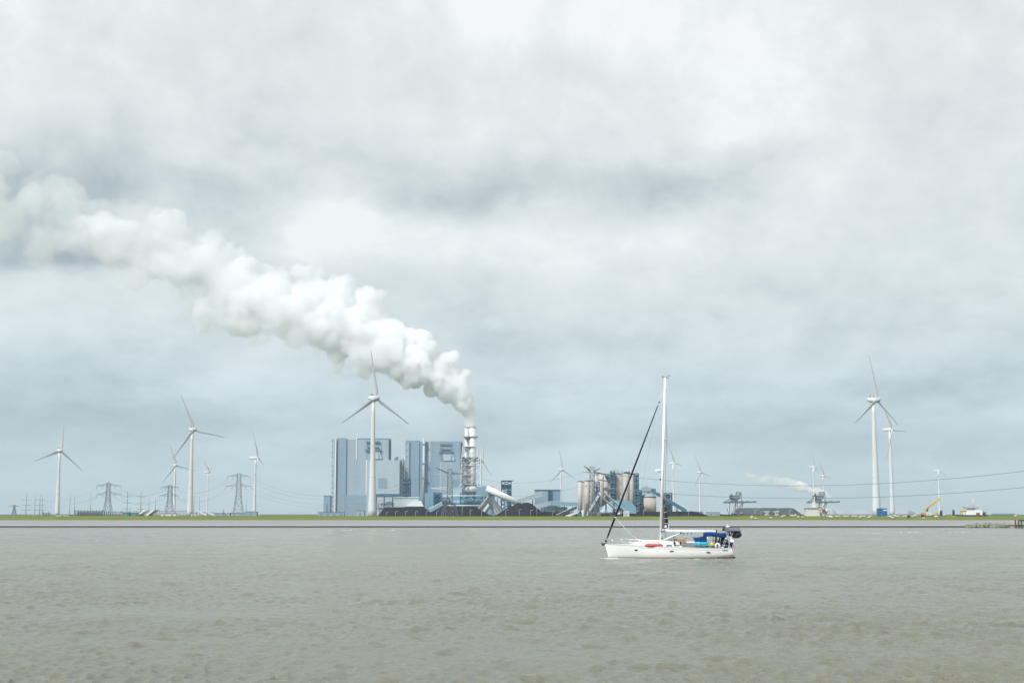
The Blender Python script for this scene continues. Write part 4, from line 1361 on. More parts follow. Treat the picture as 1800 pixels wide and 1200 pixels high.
def blue_tower(px0, px1, pt, Y, lev, label, dep=7, t=0.5, case=0.8):
    t_ = thing('lift_tower', label, 'steel tower', (X((px0 + px1) / 2, Y), Y, GZ))
    part('frame', STEELB, t_, lambda b: b.lattice(X(px0, Y), X(px1, Y), Y, Y + dep, GZ, Z(pt, Y), lev, t, floors=True))
    w = (px1 - px0) * (1 - case) / 2
    part('shaft', STEELB, t_, lambda b: b.box(X(px0 + w, Y), X(px1 - w, Y), Y + 2, Y + dep - 0.8, GZ, Z(pt + 3, Y)))
    for i in range(0, lev, 3):
        part('landing', LOUV, t_, lambda b: b.box(X(px0 - 1, Y), X(px1 + 1.2, Y), Y - 1.5, Y - 0.2, Z(pt + (900 - pt) * (i + 0.5) / lev, Y), Z(pt + (900 - pt) * (i + 0.5) / lev, Y) + 0.5))
    return t_


blue_tower(1073.5, 1080.5, 828, SLY - 8, 12, 'dark blue lift tower between the middle and the tallest silo block', case=0.6)
blue_tower(1115.5, 1122.8, 831.5, SLY - 6, 12, 'dark blue lattice stair tower on the right side of the silos', case=0.45)
blue_tower(1045, 1054, 846.5, SLY - 10, 7, 'dark blue steel tower behind the silo pylon', case=0.3)
blue_tower(1124, 1128, 861.5, SLY + 30, 6, 'narrow dark steel tower left of the round tank', case=0.3)
blue_tower(1168, 1181.5, 865.5, 1520, 6, 'dark blue machinery tower right of the yacht mast', case=0.55, dep=9)

td = thing('shed', 'light teal shed with pitched roof in front of the silos', 'building', (X(1100, 1360), 1360, GZ))
part('wall', STEELT, td, lambda b: b.pprism([(1094, 902), (1094, 893), (1107, 880), (1116, 888.5), (1118.5, 893), (1118.5, 902)], 1360, 3))
part('roof', STEELT, td, lambda b: b.pprism([(1056, 893), (1080, 878.5), (1106.5, 879.5), (1093.5, 893)], 1361, 30))
part('lower_wall', STEELT, td, lambda b: b.pprism([(1055.5, 902), (1055.5, 893.2), (1094, 893.2), (1094, 902)], 1363, 28))
part('white_strip', WHITE, td, lambda b: b.pbox(1056, 1090, 900, 903.5, 1356, 3))
tp = thing('cone_tent', 'pale blue cone-shaped store in front of the teal shed', 'store', (X(1068, 1345), 1345, GZ))
tp_ = part('cone', CLAD, tp, lambda b: b.lathe((X(1069, 1345), 1345 + 8, 0), [(8.6, Z(901, 1345)), (8.6, Z(899, 1345)), (0.6, Z(884, 1345))], 16, smooth=False))

tk = thing('round_tank', 'round beige tank with domed roof and grey box on top, right of the silos', 'tank', (X(1141, 1470), 1470, GZ))
part('shell', CONCL, tk, lambda b: b.lathe((X(1141.3, 1470), 1478, 0), [(7.9, GZ), (7.9, Z(873, 1470))], 36))
part('dome', CLADL, tk, lambda b: b.lathe((X(1141.3, 1470), 1478, 0), [(8.1, Z(873, 1470) + 0.01), (7.2, Z(870.5, 1470)), (4.5, Z(867, 1470)), (1, Z(865.5, 1470))], 30))
part('rim_rail', GALV, tk, lambda b: b.lathe((X(1141.3, 1470), 1478, 0), [(8.35, Z(873.3, 1470)), (8.35, Z(872.0, 1470)), (8.2, Z(872, 1470))], 30))
part('roof_box', CLAD, tk, lambda b: (b.pbox(1128.5, 1145, 856, 863.2, 1473, 8), b.pbox(1132, 1139, 854.3, 855.9, 1474, 4)))
part('roof_frame', STEELB, tk, lambda b: (b.lattice(X(1124, 1470), X(1153, 1470), 1470, 1476, Z(866, 1470), Z(863, 1470), 1, 0.5), b.lattice(X(1147, 1470), X(1152.5, 1470), 1471, 1476, Z(864, 1470), Z(858.5, 1470), 2, 0.4)))
# yard clutter at the silo foot
rng = random.Random(12)
sp_ = thing('loading_hopper', 'grey loading hoppers and machinery on the ground below the silo pylon', 'machinery', (X(1024, 1320), 1320, GZ))
for px, w, pt, m_ in ((1017, 5, 899.5, GALVD), (1022, 4, 896, STEELW), (1028, 5, 901, GALVD), (1037, 6, 899, GALV), (1044, 5, 902, GALVD), (1050, 4, 900, GALVL)):
    part('hopper', m_, sp_, lambda b: b.pprism([(px + 0.3 * w, 907), (px, pt + 2), (px, pt), (px + w, pt), (px + w, pt + 2), (px + 0.7 * w, 907)], 1320, 4))
part('cab', GREEN, sp_, lambda b: b.pbox(1015.5, 1020, 902, 906, 1315, 3))
for i in range(8):
    px = 1098 + i * 2.4
bk = thing('steel_bracket', 'small white lattice frame on the dike end of the sloping conveyors', 'frame', (X(1100, 1290), 1290, GZ))
part('frame', STEELW, bk, lambda b: b.lattice(X(1096.5, 1290), X(1105, 1290), 1288, 1292, GZ, Z(898, 1290), 3, 0.3))
part('foot', OFFW, bk, lambda b: b.box(X(1096, 1290), X(1106, 1290), 1287, 1293, GZ, GZ + 0.5))

shed('far_hall', 'long low blue-grey hall behind the long low heap, left of the crane', (1205, 1236, 899), 2300, 20, CLADD)
shed('far_hall', 'far blue strip of a hall between the long heap and the dark ship', (1244, 1266, 900), 2400, 20, CLADB)

# ------------------------------------------------------------------ harbour cranes and ships
def harbour_crane(px, Y, label, k=1.0):
    """bulk unloader: portal legs, machinery house and a long level boom"""
    P = lambda a, b_, dy_=0: at(px + a * k, b_, Y + dy_)
    t_ = thing('harbour_crane', label, 'crane', (X(px, Y), Y, GZ), 'bulk unloading cranes on the quay')
    for a in (0, 13.5, 24.5):
        part('portal_leg', CLADL, t_, lambda b: b.bar((P(a, 906).x, Y, GZ), P(a + (1.2 if a < 20 else -1.4), 881), 1.5 if a < 20 else 0.8))
        part('portal_leg', CLADL, t_, lambda b: b.bar((P(a, 906).x, Y + 14, GZ), P(a + 1, 881, 14), 1.5 if a < 20 else 0.8))
    part('brace', GALV, t_, lambda b: (b.bar(P(6, 903), P(12, 884), 0.6), b.bar(P(15, 897), P(24, 882), 0.6), b.bar(P(12, 896), P(12, 884), 0.5), b.bar(P(24, 884), P(15, 905), 0.5), b.bar(P(0, 884), P(10, 878), 0.9), b.bar(P(10, 878), P(14, 883), 0.9)))
    part('portal_beam', GALV, t_, lambda b: (b.beam(P(-1, 881.5), P(26, 881.5), 3, 1.8), b.beam(P(-1, 881.5, 14), P(26, 881.5, 14), 3, 1.8)))
    part('boom', GALV, t_, lambda b: (b.beam(P(-10, 882.8, 6), P(48, 881.8, 6), 3, 1.9), b.beam(P(-10, 882.8, 6), P(4, 876, 6), 1.2, 1.0)))
    part('trolley', LOUV, t_, lambda b: b.box(P(32, 878).x, P(37, 878).x, Y + 4, Y + 8, Z(882.6, Y), Z(879.8, Y)))
    part('boom_tip', LOUV, t_, lambda b: b.box(P(46, 878).x, P(49.5, 878).x, Y + 4, Y + 8.2, Z(883, Y), Z(879.6, Y)))
    part('machinery_house', GALV, t_, lambda b: (b.box(P(3.5, 878).x, P(21, 878).x, Y + 1, Y + 12, Z(876.5, Y), Z(870, Y)), b.box(P(8, 878).x, P(17, 878).x, Y + 1.5, Y + 11, Z(880.8, Y), Z(876.6, Y))))
    part('gantry_top', GALV, t_, lambda b: (b.lattice(P(15, 878).x, P(21.5, 878).x, Y + 2, Y + 10, Z(870, Y), Z(864.2, Y), 1, 0.4), b.bar(P(21.5, 864.5, 2), P(23, 882, 2), 0.6), b.bar(P(5, 867, 2), P(5, 870, 2), 0.3), b.bar(P(0, 872, 2), P(12, 870, 2), 0.5)))
    part('ladder', GALVD, t_, lambda b: b.lattice(P(3.5, 878).x, P(6, 878).x, Y - 0.6, Y + 0.6, Z(881, Y), Z(868, Y), 5, 0.25))
    return t_


harbour_crane(1281, 1800, 'left harbour crane with long level boom above the dark ship')
harbour_crane(1428, 1800, 'right harbour crane with long level boom behind the ship superstructure')

bs = thing('bulk_carrier', 'long dark bulk carrier with red deck edge lying at the quay below the cranes', 'ship', (X(1340, 1720), 1720, GZ))
BY = 1715
part('bow_hull', HULLD, bs, lambda b: b.pprism([(1270.5, 907.5), (1268, 903.2), (1276, 904), (1298, 904.4), (1298, 907.5)], BY, 18))
part('deck_edge', mat('rusty_red', (0.17, 0.065, 0.055), 0.6, var=0.2), bs, lambda b: b.pprism([(1298.05, 907.5), (1298.05, 904.2), (1420, 904.8), (1420, 907.5)], BY, 18))
part('foremast', OFFW, bs, lambda b: (b.tube(at(1280.5, 904, BY + 9), at(1280.5, 893, BY + 9), 0.7, 0.3), b.tube(at(1279, 902.5, BY + 9), at(1282, 902.5, BY + 9), 0.5)))
for px, lean in ((1288, 1), (1293, -1), (1303, 1)):
    part('deck_gear', GALV, bs, lambda b: (b.tube(at(px, 905, BY + 8), at(px + lean, 898.5, BY + 8), 0.5), b.ball(at(px + lean, 902, BY + 8), 3, 2, 1.6, 8, 5)))
su = thing('ship_superstructure', 'white superstructure with yellow frame of the ship left of the pale heap', 'ship', (X(1428, 1690), 1690, GZ))
UY = 1690
part('deckhouse', OFFW, su, lambda b: (b.pbox(1417.5, 1440.5, 892.3, 907, UY, 12), b.pbox(1415, 1445, 891.2, 892.2, UY - 1, 14)))
part('bridge', OFFW, su, lambda b: b.pbox(1428.5, 1433.5, 882, 891.1, UY + 3, 5))
part('funnel_mast', OFFW, su, lambda b: b.tube(at(1431.5, 891, UY + 5), at(1431.5, 872, UY + 5), 0.9, 0.5))
part('window_row', LOUV, su, lambda b: b.pbox(1419, 1439, 894.4, 895.2, UY - 0.12, 0.3))
part('frame', YEL, su, lambda b: (b.bar(at(1438, 889.5, UY - 2), at(1443.5, 889.5, UY - 2), 0.9), b.bar(at(1443.5, 889.5, UY - 2), at(1445.5, 898, UY - 2), 0.9), b.bar(at(1437, 896, UY - 2), at(1445, 896, UY - 2), 0.6), b.bar(at(1441, 900, UY - 2), at(1446, 898, UY - 2), 0.5)))
part('emblem', BLUEC, su, lambda b: b.pbox(1446.5, 1451, 894, 898.5, UY + 1, 2))
part('side_panel', WHITE, su, lambda b: b.pbox(1446, 1455.5, 893.5, 907, UY + 3.3, 2))
part('marking', RED, su, lambda b: (b.bar(at(1450, 899, UY + 3), at(1455, 905, UY + 3), 0.7), b.bar(at(1455, 897, UY + 3), at(1450.5, 906, UY + 3), 0.7)))
part('marking', HULLD, su, lambda b: [b.bar(at(p, 901, UY - 0.3), at(p + 1.5, 905, UY - 0.3), 0.45) for p in (1441, 1444, 1447)])

st2 = thing('steam_trail', 'thin low white steam trail above the right harbour crane', 'steam', at(1462, 874, 2300))
STP = [(1463, 874, 3.5), (1455, 871, 6), (1440, 864, 8), (1420, 859, 9.5), (1400, 853, 12), (1380, 847, 13), (1350, 842, 11), (1310, 836, 7)]
for q, (nodes, dn, tn) in enumerate(((STP[:5], 0.20, 0), (STP[3:], 0.15, 0.05))):
    o = puff_cloud('steam', nodes, 2300, 3, steam_mat('thin_vapour', dn, torn=tn), 21 + q, 10, 1.6, (9, 3), (4, 1.3))
    o.parent = st2; o.location = -st2.location
wisp = thing('steam_wisp', 'faint small steam wisp above the roof of the right boiler house', 'steam', at(770, 771, 1930))
o = puff_cloud('steam', [(770, 769, 2.6), (763, 764, 4), (760, 757, 5), (764, 749, 5)], 1930, 1, steam_mat('faint_vapour', 0.011), 23, 8, 1.2, (7, 2), (3, 1))
o.parent = wisp; o.location = -wisp.location

# ------------------------------------------------------------------ right side: container, yellow crane, dredger
cn = thing('blue_container', 'bright blue site container between the tallest turbine and the slim one', 'container', (X(1551, 1290), 1290, GZ))
part('body', BLUEC, cn, lambda b: b.pbox(1543.5, 1559.6, 893.2, 906.8, 1290, 5))
part('roof', mat('pale_blue_edge', (0.22, 0.36, 0.45), 0.5), cn, lambda b: b.pbox(1543.2, 1559.9, 892.6, 893.1, 1289.7, 5.6))
part('sign', WHITE, cn, lambda b: b.pbox(1552, 1559, 895.5, 897.2, 1289.7, 0.25))
part('door_bar', GALV, cn, lambda b: (b.pbox(1547.3, 1547.8, 893.6, 906.5, 1289.7, 0.2), b.pbox(1544.6, 1545.0, 893.6, 906.5, 1289.7, 0.2)))
shed('low_building', 'long low white quay wall strip right of the ship superstructure', (1457, 1606, 904.2), 1400, 4, OFFW)
yc = thing('mobile_crane', 'orange and white mobile crane with raised yellow boom in front of a slim turbine', 'crane', (X(1628, 1280), 1280, GZ))
CY = 1275
part('boom', YEL, yc, lambda b: (b.beam(at(1633.5, 890, CY), at(1653, 875.8, CY), 1.2, 1.5), b.beam(at(1627, 901, CY), at(1629.5, 892, CY), 1.2, 1.3), b.beam(at(1629.3, 892.5, CY), at(1634, 889.6, CY), 1.2, 1.3)))
part('ram', GALVD, yc, lambda b: (b.tube(at(1629.5, 902, CY - 0.8), at(1631.5, 893, CY - 0.8), 0.35), b.tube(at(1627, 897, CY - 0.8), at(1633, 893, CY - 0.8), 0.3)))
part('body', ORANGE, yc, lambda b: (b.pbox(1620, 1627, 900.5, 905.5, CY - 1, 3),))
part('cab', OFFW, yc, lambda b: (b.pbox(1628, 1631.5, 899, 905, CY - 1.2, 3), b.pbox(1632, 1638, 901.5, 905.5, CY - 1, 3)))
for p in (1621.5, 1625, 1630, 1634, 1637):
    part('wheel', RUBB, yc, lambda b: b.tube((X(p, CY), CY - 1.6, GZ + 0.6), (X(p, CY), CY - 1.0, GZ + 0.6), 0.6, 0.6, 12))
yp = thing('yellow_post', 'short thick yellow post beside the foot of the slim turbine behind the crane', 'post', (X(1645, 1260), 1260, GZ))
part('post', YEL, yp, lambda b: b.lathe((X(1645, 1260), 1260, 0), [(0.75, GZ), (0.75, Z(897, 1260)), (0.4, Z(896, 1260))], 10))
part('collar', ORANGE, yp, lambda b: b.lathe((X(1645, 1260), 1260, 0), [(1.0, GZ), (1.0, GZ + 1.2), (0.76, GZ + 1.25)], 10))
tr = thing('truck', 'small dark blue and white truck at the foot of the slim turbine behind the crane', 'truck', (X(1656, 1270), 1270, GZ))
part('cab', mat('truck_blue', (0.02, 0.06, 0.14), 0.4), tr, lambda b: b.pprism([(1653.2, 905.5), (1653.2, 899), (1654, 896.5), (1656.5, 896.5), (1657, 905.5)], 1268, 2.4))
part('load_bed', OFFW, tr, lambda b: b.pbox(1657.2, 1660.5, 902, 905.5, 1268, 2.4))
part('wheel', RUBB, tr, lambda b: b.tube((X(1654.5, 1268), 1267.7, GZ + 0.5), (X(1654.5, 1268), 1268.3, GZ + 0.5), 0.5, 0.5, 10))
part('wheel', RUBB, tr, lambda b: b.tube((X(1659, 1268), 1267.7, GZ + 0.5), (X(1659, 1268), 1268.3, GZ + 0.5), 0.5, 0.5, 10))
bt2 = thing('buoy_frame', 'dark rounded navigation marker standing alone between the truck and the white ship', 'marker', (X(1675, 1250), 1250, GZ))
part('body', mat('marker_blue', (0.03, 0.07, 0.13), 0.5), bt2, lambda b: b.lathe((X(1675, 1250), 1250, 0), [(1.0, GZ), (1.05, Z(898, 1250)), (0.8, Z(895.6, 1250)), (0.2, Z(894.6, 1250))], 12))
part('base', YEL, bt2, lambda b: b.box(X(1671.5, 1250), X(1678.5, 1250), 1248.8, 1251.2, GZ, GZ + 0.9))

dg = thing('dredger', 'white ship with mast and wide bridge moored far right behind the dike', 'ship', (X(1711, 1350), 1350, GZ))
DY = 1350
part('hull', HULLD, dg, lambda b: b.pprism([(1684, 908), (1683, 904.6), (1736, 904.6), (1735, 908)], DY - 2, 12))
part('deckhouse', WHITE, dg, lambda b: (b.pprism([(1698, 904.5), (1698, 897), (1700, 896), (1726, 896), (1727, 904.5)], DY, 8), b.pprism([(1701.5, 895.9), (1701.5, 893.6), (1714, 893.6), (1714, 895.9)], DY + 1, 6)))
bw = part('bridge', WHITE, dg, lambda b: (b.pprism([(1699, 893.5), (1697, 891.3), (1721, 891.3), (1719, 893.5)], DY - 1, 8),))
part('window', LOUV, bw, lambda b: b.pprism([(1699.3, 893.2), (1698.3, 891.9), (1719.7, 891.9), (1719, 893.2)], DY - 1.15, 0.3))
part('roof', mat('faded_red_deck', (0.50, 0.30, 0.28), 0.6), bw, lambda b: b.pbox(1697, 1721, 890.6, 891.25, DY - 1.1, 8.2))
part('mast', OFFW, dg, lambda b: (b.tube(at(1710.5, 891, DY + 3), at(1710.5, 876, DY + 3), 0.55, 0.25), b.bar(at(1706, 883, DY + 3), at(1713, 883, DY + 3), 0.2), b.bar(at(1707, 876, DY + 3), at(1707, 882.5, DY + 3), 0.15), b.bar(at(1712, 874, DY + 3), at(1712, 882.5, DY + 3), 0.15), b.bar(at(1706, 878, DY + 3), at(1714, 878, DY + 3), 0.15)))
for p in (1698, 1701, 1719):
    part('light', OFFW, dg, lambda b: (b.tube(at(p, 890.6, DY + 2), at(p, 888.6, DY + 2), 0.25), b.ball(at(p, 888.4, DY + 2), 0.5, 0.5, 0.6, 8, 6)))
part('deck_crane', YEL, dg, lambda b: (b.bar(at(1688, 904.5, DY), at(1687.5, 897, DY), 0.8), b.bar(at(1687.5, 897, DY), at(1699, 897.5, DY), 0.8), b.bar(at(1690, 899.5, DY), at(1696, 899, DY), 0.4)))
part('door', RED, dg, lambda b: b.pbox(1716, 1722.5, 900.5, 904.3, DY - 0.14, 0.4))
part('winch', GALVD, dg, lambda b: (b.ball(at(1730, 902, DY + 3), 1.6, 1.4, 1.5, 8, 6), b.bar(at(1728, 897, DY + 3), at(1732, 904.5, DY + 3), 0.35), b.bar(at(1733.5, 899, DY + 3), at(1731.5, 904.5, DY + 3), 0.35)))

gf = thing('jetty_fence', 'far green-grey railing with posts on the dike right of the white ship', 'fence', (X(1763, 1300), 1300, GZ))
for i in range(16):
    part('post', GREEN, gf, lambda b: b.bar((X(1744 + i * 2.6, 1300), 1300, GZ), (X(1744 + i * 2.6, 1300), 1300, Z(902, 1300)), 0.35))
part('rail', GREEN, gf, lambda b: (b.bar(at(1743, 902.4, 1300), at(1783.5, 902.4, 1300), 0.25), b.bar(at(1743, 904.6, 1300), at(1783.5, 904.6, 1300), 0.25)))


# ------------------------------------------------------------------ lamp posts along the yard road
def lamp(px, pt, Y, label, arms=1):
    x = X(px, Y, 900)
    t_ = thing('street_lamp', label, 'lamp post', (x, Y, GZ), 'lamp posts along the road behind the dike')
    z = Z(pt, Y)
    part('pole', GALVL, t_, lambda b: b.tube((x, Y, GZ), (x, Y, z), 0.16, 0.09, 7))
    for s_ in ((1,) if arms == 1 else (-1, 1)):
        part('lamp_head', OFFW, t_, lambda b: (b.beam((x, Y, z), (x + 1.0 * s_, Y, z + 0.12), 0.12, 0.1), b.beam((x + 1.0 * s_, Y, z + 0.12), (x + 1.8 * s_, Y, z + 0.15), 0.4, 0.2)))


for px, pt, lb in ((679, 900, 'lamp post left of the first coal heap'), (695.5, 898.5, 'lamp post before the left part of the first coal heap'), (712.5, 898.5, 'lamp post before the middle of the first coal heap'),
                   (730.5, 898.5, 'lamp post before the peak of the first coal heap'), (749, 898.5, 'lamp post between the first and the second coal heap'), (767.5, 897.5, 'lamp post on the left slope of the broad coal heap'),
                   (812.5, 890, 'tall lamp post right of the angle pylon'), (826.5, 896, 'lamp post before the broad coal heap below the stacks'), (846.5, 898.5, 'lamp post at the right slope of the broad coal heap'),
                   (868, 895.5, 'double-armed lamp post in the gap between two coal heaps'), (870.5, 896.5, 'second lamp post in the gap between two coal heaps'), (889, 896.5, 'lamp post at the left slope of the tallest coal heap'),
                   (913, 895, 'lamp post before the centre of the tallest coal heap'), (932.5, 896.5, 'lamp post right of centre of the tallest coal heap'), (943.5, 888, 'tall thin lamp post at the right slope of the tallest coal heap'),
                   (971, 899, 'lamp post before the low coal heap'), (1131.5, 896.5, 'lamp post before the round tank'), (1210, 897, 'lamp post before the long low heap right of the yacht mast'),
                   (1251, 890, 'lamp post left of the dark ship, thin and tall'), (1289, 893, 'lamp post near the left harbour crane legs'), (1327.5, 895.5, 'lamp post before the left half of the green-grey stockpile'),
                   (1337.5, 898.5, 'short lamp post before the green-grey stockpile'), (1366.5, 893, 'lamp post before the centre of the green-grey stockpile'), (1387.5, 896.5, 'lamp post right of the centre of the green-grey stockpile'),
                   (1403.5, 895.5, 'lamp post on the right slope of the green-grey stockpile'), (1468, 896.5, 'lamp post before the small pale heap')):
    lamp(px, pt, 1120, lb, 2 if px in (868, 1346, 1403.5) else 1)
for px, lb in ((1346.5, 'left trestle conveyor before the green-grey stockpile'), (1364, 'right trestle conveyor before the green-grey stockpile')):
    t_ = thing('trestle_conveyor', lb, 'conveyor', (X(px, 1500), 1500, GZ), 'trestle conveyors before the stockpile')
    part('belt', STEELW, t_, lambda b: (b.beam(at(px - 4, 899, 1500), at(px + 6, 898.6, 1500), 1.4, 0.7),))
    part('trestle', STEELW, t_, lambda b: [b.bar(at(px + q, 906, 1500), at(px + r_, 899, 1500), 0.4) for q, r_ in ((-2, 1), (1, -1), (1, 4), (5, 2))])


# ------------------------------------------------------------------ sheep on the dike
def sheep_parts():
    b = MB()
    b.ball((0, 0, 0.62), 0.52, 0.27, 0.30, 12, 8)
    b.ball((-0.30, 0, 0.66), 0.27, 0.25, 0.29, 10, 7)
    b.ball((0.28, 0, 0.60), 0.28, 0.26, 0.29, 10, 7)
    b.tube((0.42, 0, 0.66), (0.66, 0, 0.78), 0.15, 0.10, 8)
    b.ball((0.74, 0, 0.77), 0.17, 0.085, 0.10, 8, 6)
    for s in (-1, 1):
        b.ball((0.66, s * 0.11, 0.82), 0.03, 0.08, 0.04, 6, 4)
        b.tube((0.30, s * 0.12, 0.48), (0.32, s * 0.12, 0.24), 0.06, 0.04, 6); b.tube((0.32, s * 0.12, 0.24), (0.30, s * 0.12, 0.0), 0.04, 0.035, 6)
        b.tube((-0.32, s * 0.13, 0.50), (-0.38, s * 0.13, 0.26), 0.08, 0.04, 6); b.tube((-0.38, s * 0.13, 0.26), (-0.33, s * 0.13, 0.0), 0.04, 0.035, 6)
    b.tube((-0.52, 0, 0.68), (-0.58, 0, 0.48), 0.05, 0.03, 6)
    return b


WOOL = mat('wool', (0.55, 0.53, 0.45), 0.95, var=0.1, scale=8, spec=0.1)
WOOLD = mat('dark_wool', (0.03, 0.035, 0.03), 0.95, var=0.1, scale=8, spec=0.1)


def dike_z(y):
    pr = [(500.5, 2.30), (503, 2.60), (506, 2.96), (509, 3.34), (511, 3.56), (513, 3.62)]
    for (a, za), (b_, zb) in zip(pr, pr[1:]):
        if a <= y <= b_:
            return za + (zb - za) * (y - a) / (b_ - a)
    return 3.6


sheep0 = None
SHEEP = [(1321, 911.3), (1328.5, 911.8), (1355.5, 911), (1375, 909), (1379, 908.2), (1391.5, 907.6), (1394.5, 908.3), (1398.5, 906.8), (1403.5, 909.4), (1411, 909.6), (1459.5, 909.8), (1462.5, 910),
         (1513, 908.5), (1511.5, 910), (1527, 910.6), (1567, 909.8), (1569.5, 910.8), (1573, 907.4), (1597, 909.4), (1609, 906.8), (1623.5, 911.5), (1644.5, 908.6), (1646, 909.4), (1785, 908.2), (1322, 908.6)]
rs = random.Random(4)
places = ['first from the left', 'second from the left', 'third from the left', 'fourth', 'fifth', 'sixth']
for i, (px, py) in enumerate(SHEEP):
    f = (912.5 - py) / 6.5
    y = 501.2 + max(0, min(1, f)) * 11.5
    p = Vector((X(px, y, py), y, dike_z(y)))
    if sheep0 is None:
        b = sheep_parts()
        sheep0 = b.build('sheep', WOOL)
        o = sheep0
    else:
        o = sheep0.copy(); C.objects.link(o)
    o.location = p
    o.rotation_euler = (0, 0, rs.choice((0, math.pi)) + rs.uniform(-0.6, 0.6))
    k = rs.uniform(0.7, 0.85); o.scale = (k, k, k)
    near = ('between the dark ship and the green-grey stockpile' if px < 1345 else 'before the green-grey stockpile' if px < 1410 else 'before the pale heap' if px < 1480 else
            'left of the tallest turbine' if px < 1530 else 'right of the blue container' if px < 1615 else 'below the yellow crane' if px < 1700 else 'near the right edge')
    tag(o, 'white sheep grazing on the green dike ' + near, 'sheep', 'sheep grazing ' + near)
for px, py, lb in ((1597.2, 909.6, 'dark sheep grazing on the dike left of the yellow crane'), (1621.5, 908.3, 'dark sheep grazing on the dike directly below the yellow crane')):
    b = sheep_parts(); o = b.build('sheep', WOOLD)
    y = 501.2 + (912.5 - py) / 6.5 * 11.5
    o.location = (X(px, y, py), y, dike_z(y)); o.rotation_euler = (0, 0, 0.3); o.scale = (1.0, 1.0, 1.0)
    tag(o, lb, 'sheep')

# ------------------------------------------------------------------ breakwater and jetty head at the right
def rocks():
    rng = random.Random(9)
    bm = bmesh.new()
    for i in range(900):
        px = rng.uniform(1696, 2100)
        Y = rng.uniform(466, 480)
        q = (Y - 466) / 14
        s = rng.uniform(0.35, 0.85)
        p = Vector((X(px, Y, 922), Y, 0.1 + 1.05 * (1 - abs(q - 0.55) * 1.7) * min(1, (px - 1690) / 30) + rng.uniform(-0.15, 0.1)))
        mtx = Matrix.Translation(p) @ Euler((rng.uniform(0, 3), rng.uniform(0, 3), rng.uniform(0, 3))).to_matrix().to_4x4() @ Matrix.Diagonal((s * rng.uniform(.8, 1.4), s, s * rng.uniform(.5, .9), 1))
        g = bmesh.ops.create_icosphere(bm, subdivisions=1, radius=0.8, matrix=mtx)
        for v in g['verts']:
            v.co += Vector((rng.uniform(-1, 1), rng.uniform(-1, 1), rng.uniform(-1, 1))) * 0.09
    me = bpy.data.meshes.new('rubble'); bm.to_mesh(me); bm.free()
    me.materials.append(mat('breakwater_rock', (0.20, 0.20, 0.16), 0.85, var=0.5, scale=1.2, bump=0.4))
    o = bpy.data.objects.new('rubble', me); C.objects.link(o)
    tag(o, 'low breakwater of dark rough stones at the right', 'rubble', kind='stuff')


rocks()
JY = 463
jt = thing('jetty', 'weathered concrete jetty head with dark green railing cut by the right edge', 'jetty', (X(1815, JY), JY, 0))
part('deck', CONCL, jt, lambda b: b.pprism([(1782, 922), (1782, 916.2), (1860, 915.2), (1860, 922)], JY, 8))
part('skirt', CONC, jt, lambda b: b.pprism([(1783, 928), (1783, 922.1), (1860, 922.1), (1860, 928)], JY + 0.4, 7))
for p in (1782.5, 1788, 1793, 1799, 1806):
    part('post', mat('dark_timber', (0.04, 0.055, 0.045), 0.8, var=0.3, scale=2), jt, lambda b: b.bar((X(p, JY), JY - 0.2, -0.5), (X(p, JY), JY - 0.2, Z(913.4, JY)), 0.28))
part('bollard', RUBB, jt, lambda b: (b.lathe((X(1796, JY), JY + 2, Z(916, JY)), [(0.35, 0), (0.28, 0.3), (0.45, 0.45), (0.3, 0.6)], 12), b.lathe((X(1801, JY), JY + 2, Z(916, JY)), [(0.35, 0), (0.28, 0.3), (0.45, 0.45), (0.3, 0.6)], 12)))
part('sign_board', STEELB, jt, lambda b: b.pbox(1794, 1799.5, 913.6, 915.5, JY + 1, 0.2))
# ------------------------------------------------------------------ sailing yacht
BD, BYAW = 147.0, rad(7)
bc_, bs_ = math.cos(BYAW), math.sin(BYAW)
BO = Vector((X(1175, BD, 979), BD, 0.0))
BM = Matrix.Translation(BO) @ Matrix.Rotation(-BYAW, 4, 'Z')


def Lp(px, py, ly=0.0):                            # point of the boat (x to the stern, y away from us, z up) under this bearing
    Y = BD
    for _ in range(5):
        p = at(px, py, Y)
        lx = (p.x - BO.x - ly * bs_) / bc_
        Y = BD - lx * bs_ + ly * bc_
    return Vector((lx, ly, p.z))


def lx(px, ly=0.0, py=960):
    return Lp(px, py, ly).x


GEL = mat('gelcoat', (0.84, 0.84, 0.83), 0.22, var=0.02, scale=1.0, spec=0.5)
DECK = mat('deck_paint', (0.70, 0.70, 0.68), 0.6, var=0.06, scale=3)
NAVY = mat('navy_canvas', (0.012, 0.018, 0.045), 0.8, var=0.25, scale=6, spec=0.2)
BLUEV = mat('blue_canvas', (0.007, 0.044, 0.16), 0.8, var=0.15, scale=3, bump=0.4, spec=0.2)
TURQ = mat('turquoise_cloth', (0.01, 0.42, 0.56), 0.75, var=0.15, scale=5, bump=0.5)
REDC = mat('red_vinyl', (0.60, 0.09, 0.075), 0.5, var=0.12, scale=4)
ALU = mat('anodised_alloy', (0.62, 0.66, 0.70), 0.35, metal=0.3, var=0.04)
STST = mat('stainless', (0.60, 0.62, 0.64), 0.25, metal=0.6, var=0.05)
GREYC = mat('grey_screen', (0.16, 0.17, 0.17), 0.6, var=0.15, scale=3)
WOOD = mat('varnished_wood', (0.40, 0.15, 0.04), 0.5, var=0.2, scale=6)
YELB = mat('yellow_float', (0.80, 0.68, 0.03), 0.5, var=0.05)
SOLAR = mat('solar_cells', (0.05, 0.065, 0.11), 0.35, var=0.15, scale=2, seams=(0.35, 0, 0.03, 0.4))
BLACKM = mat('black_trim', (0.012, 0.013, 0.015), 0.45, var=0.2)
LILAC = mat('pale_netting', (0.62, 0.52, 0.55), 0.9, var=0.1)

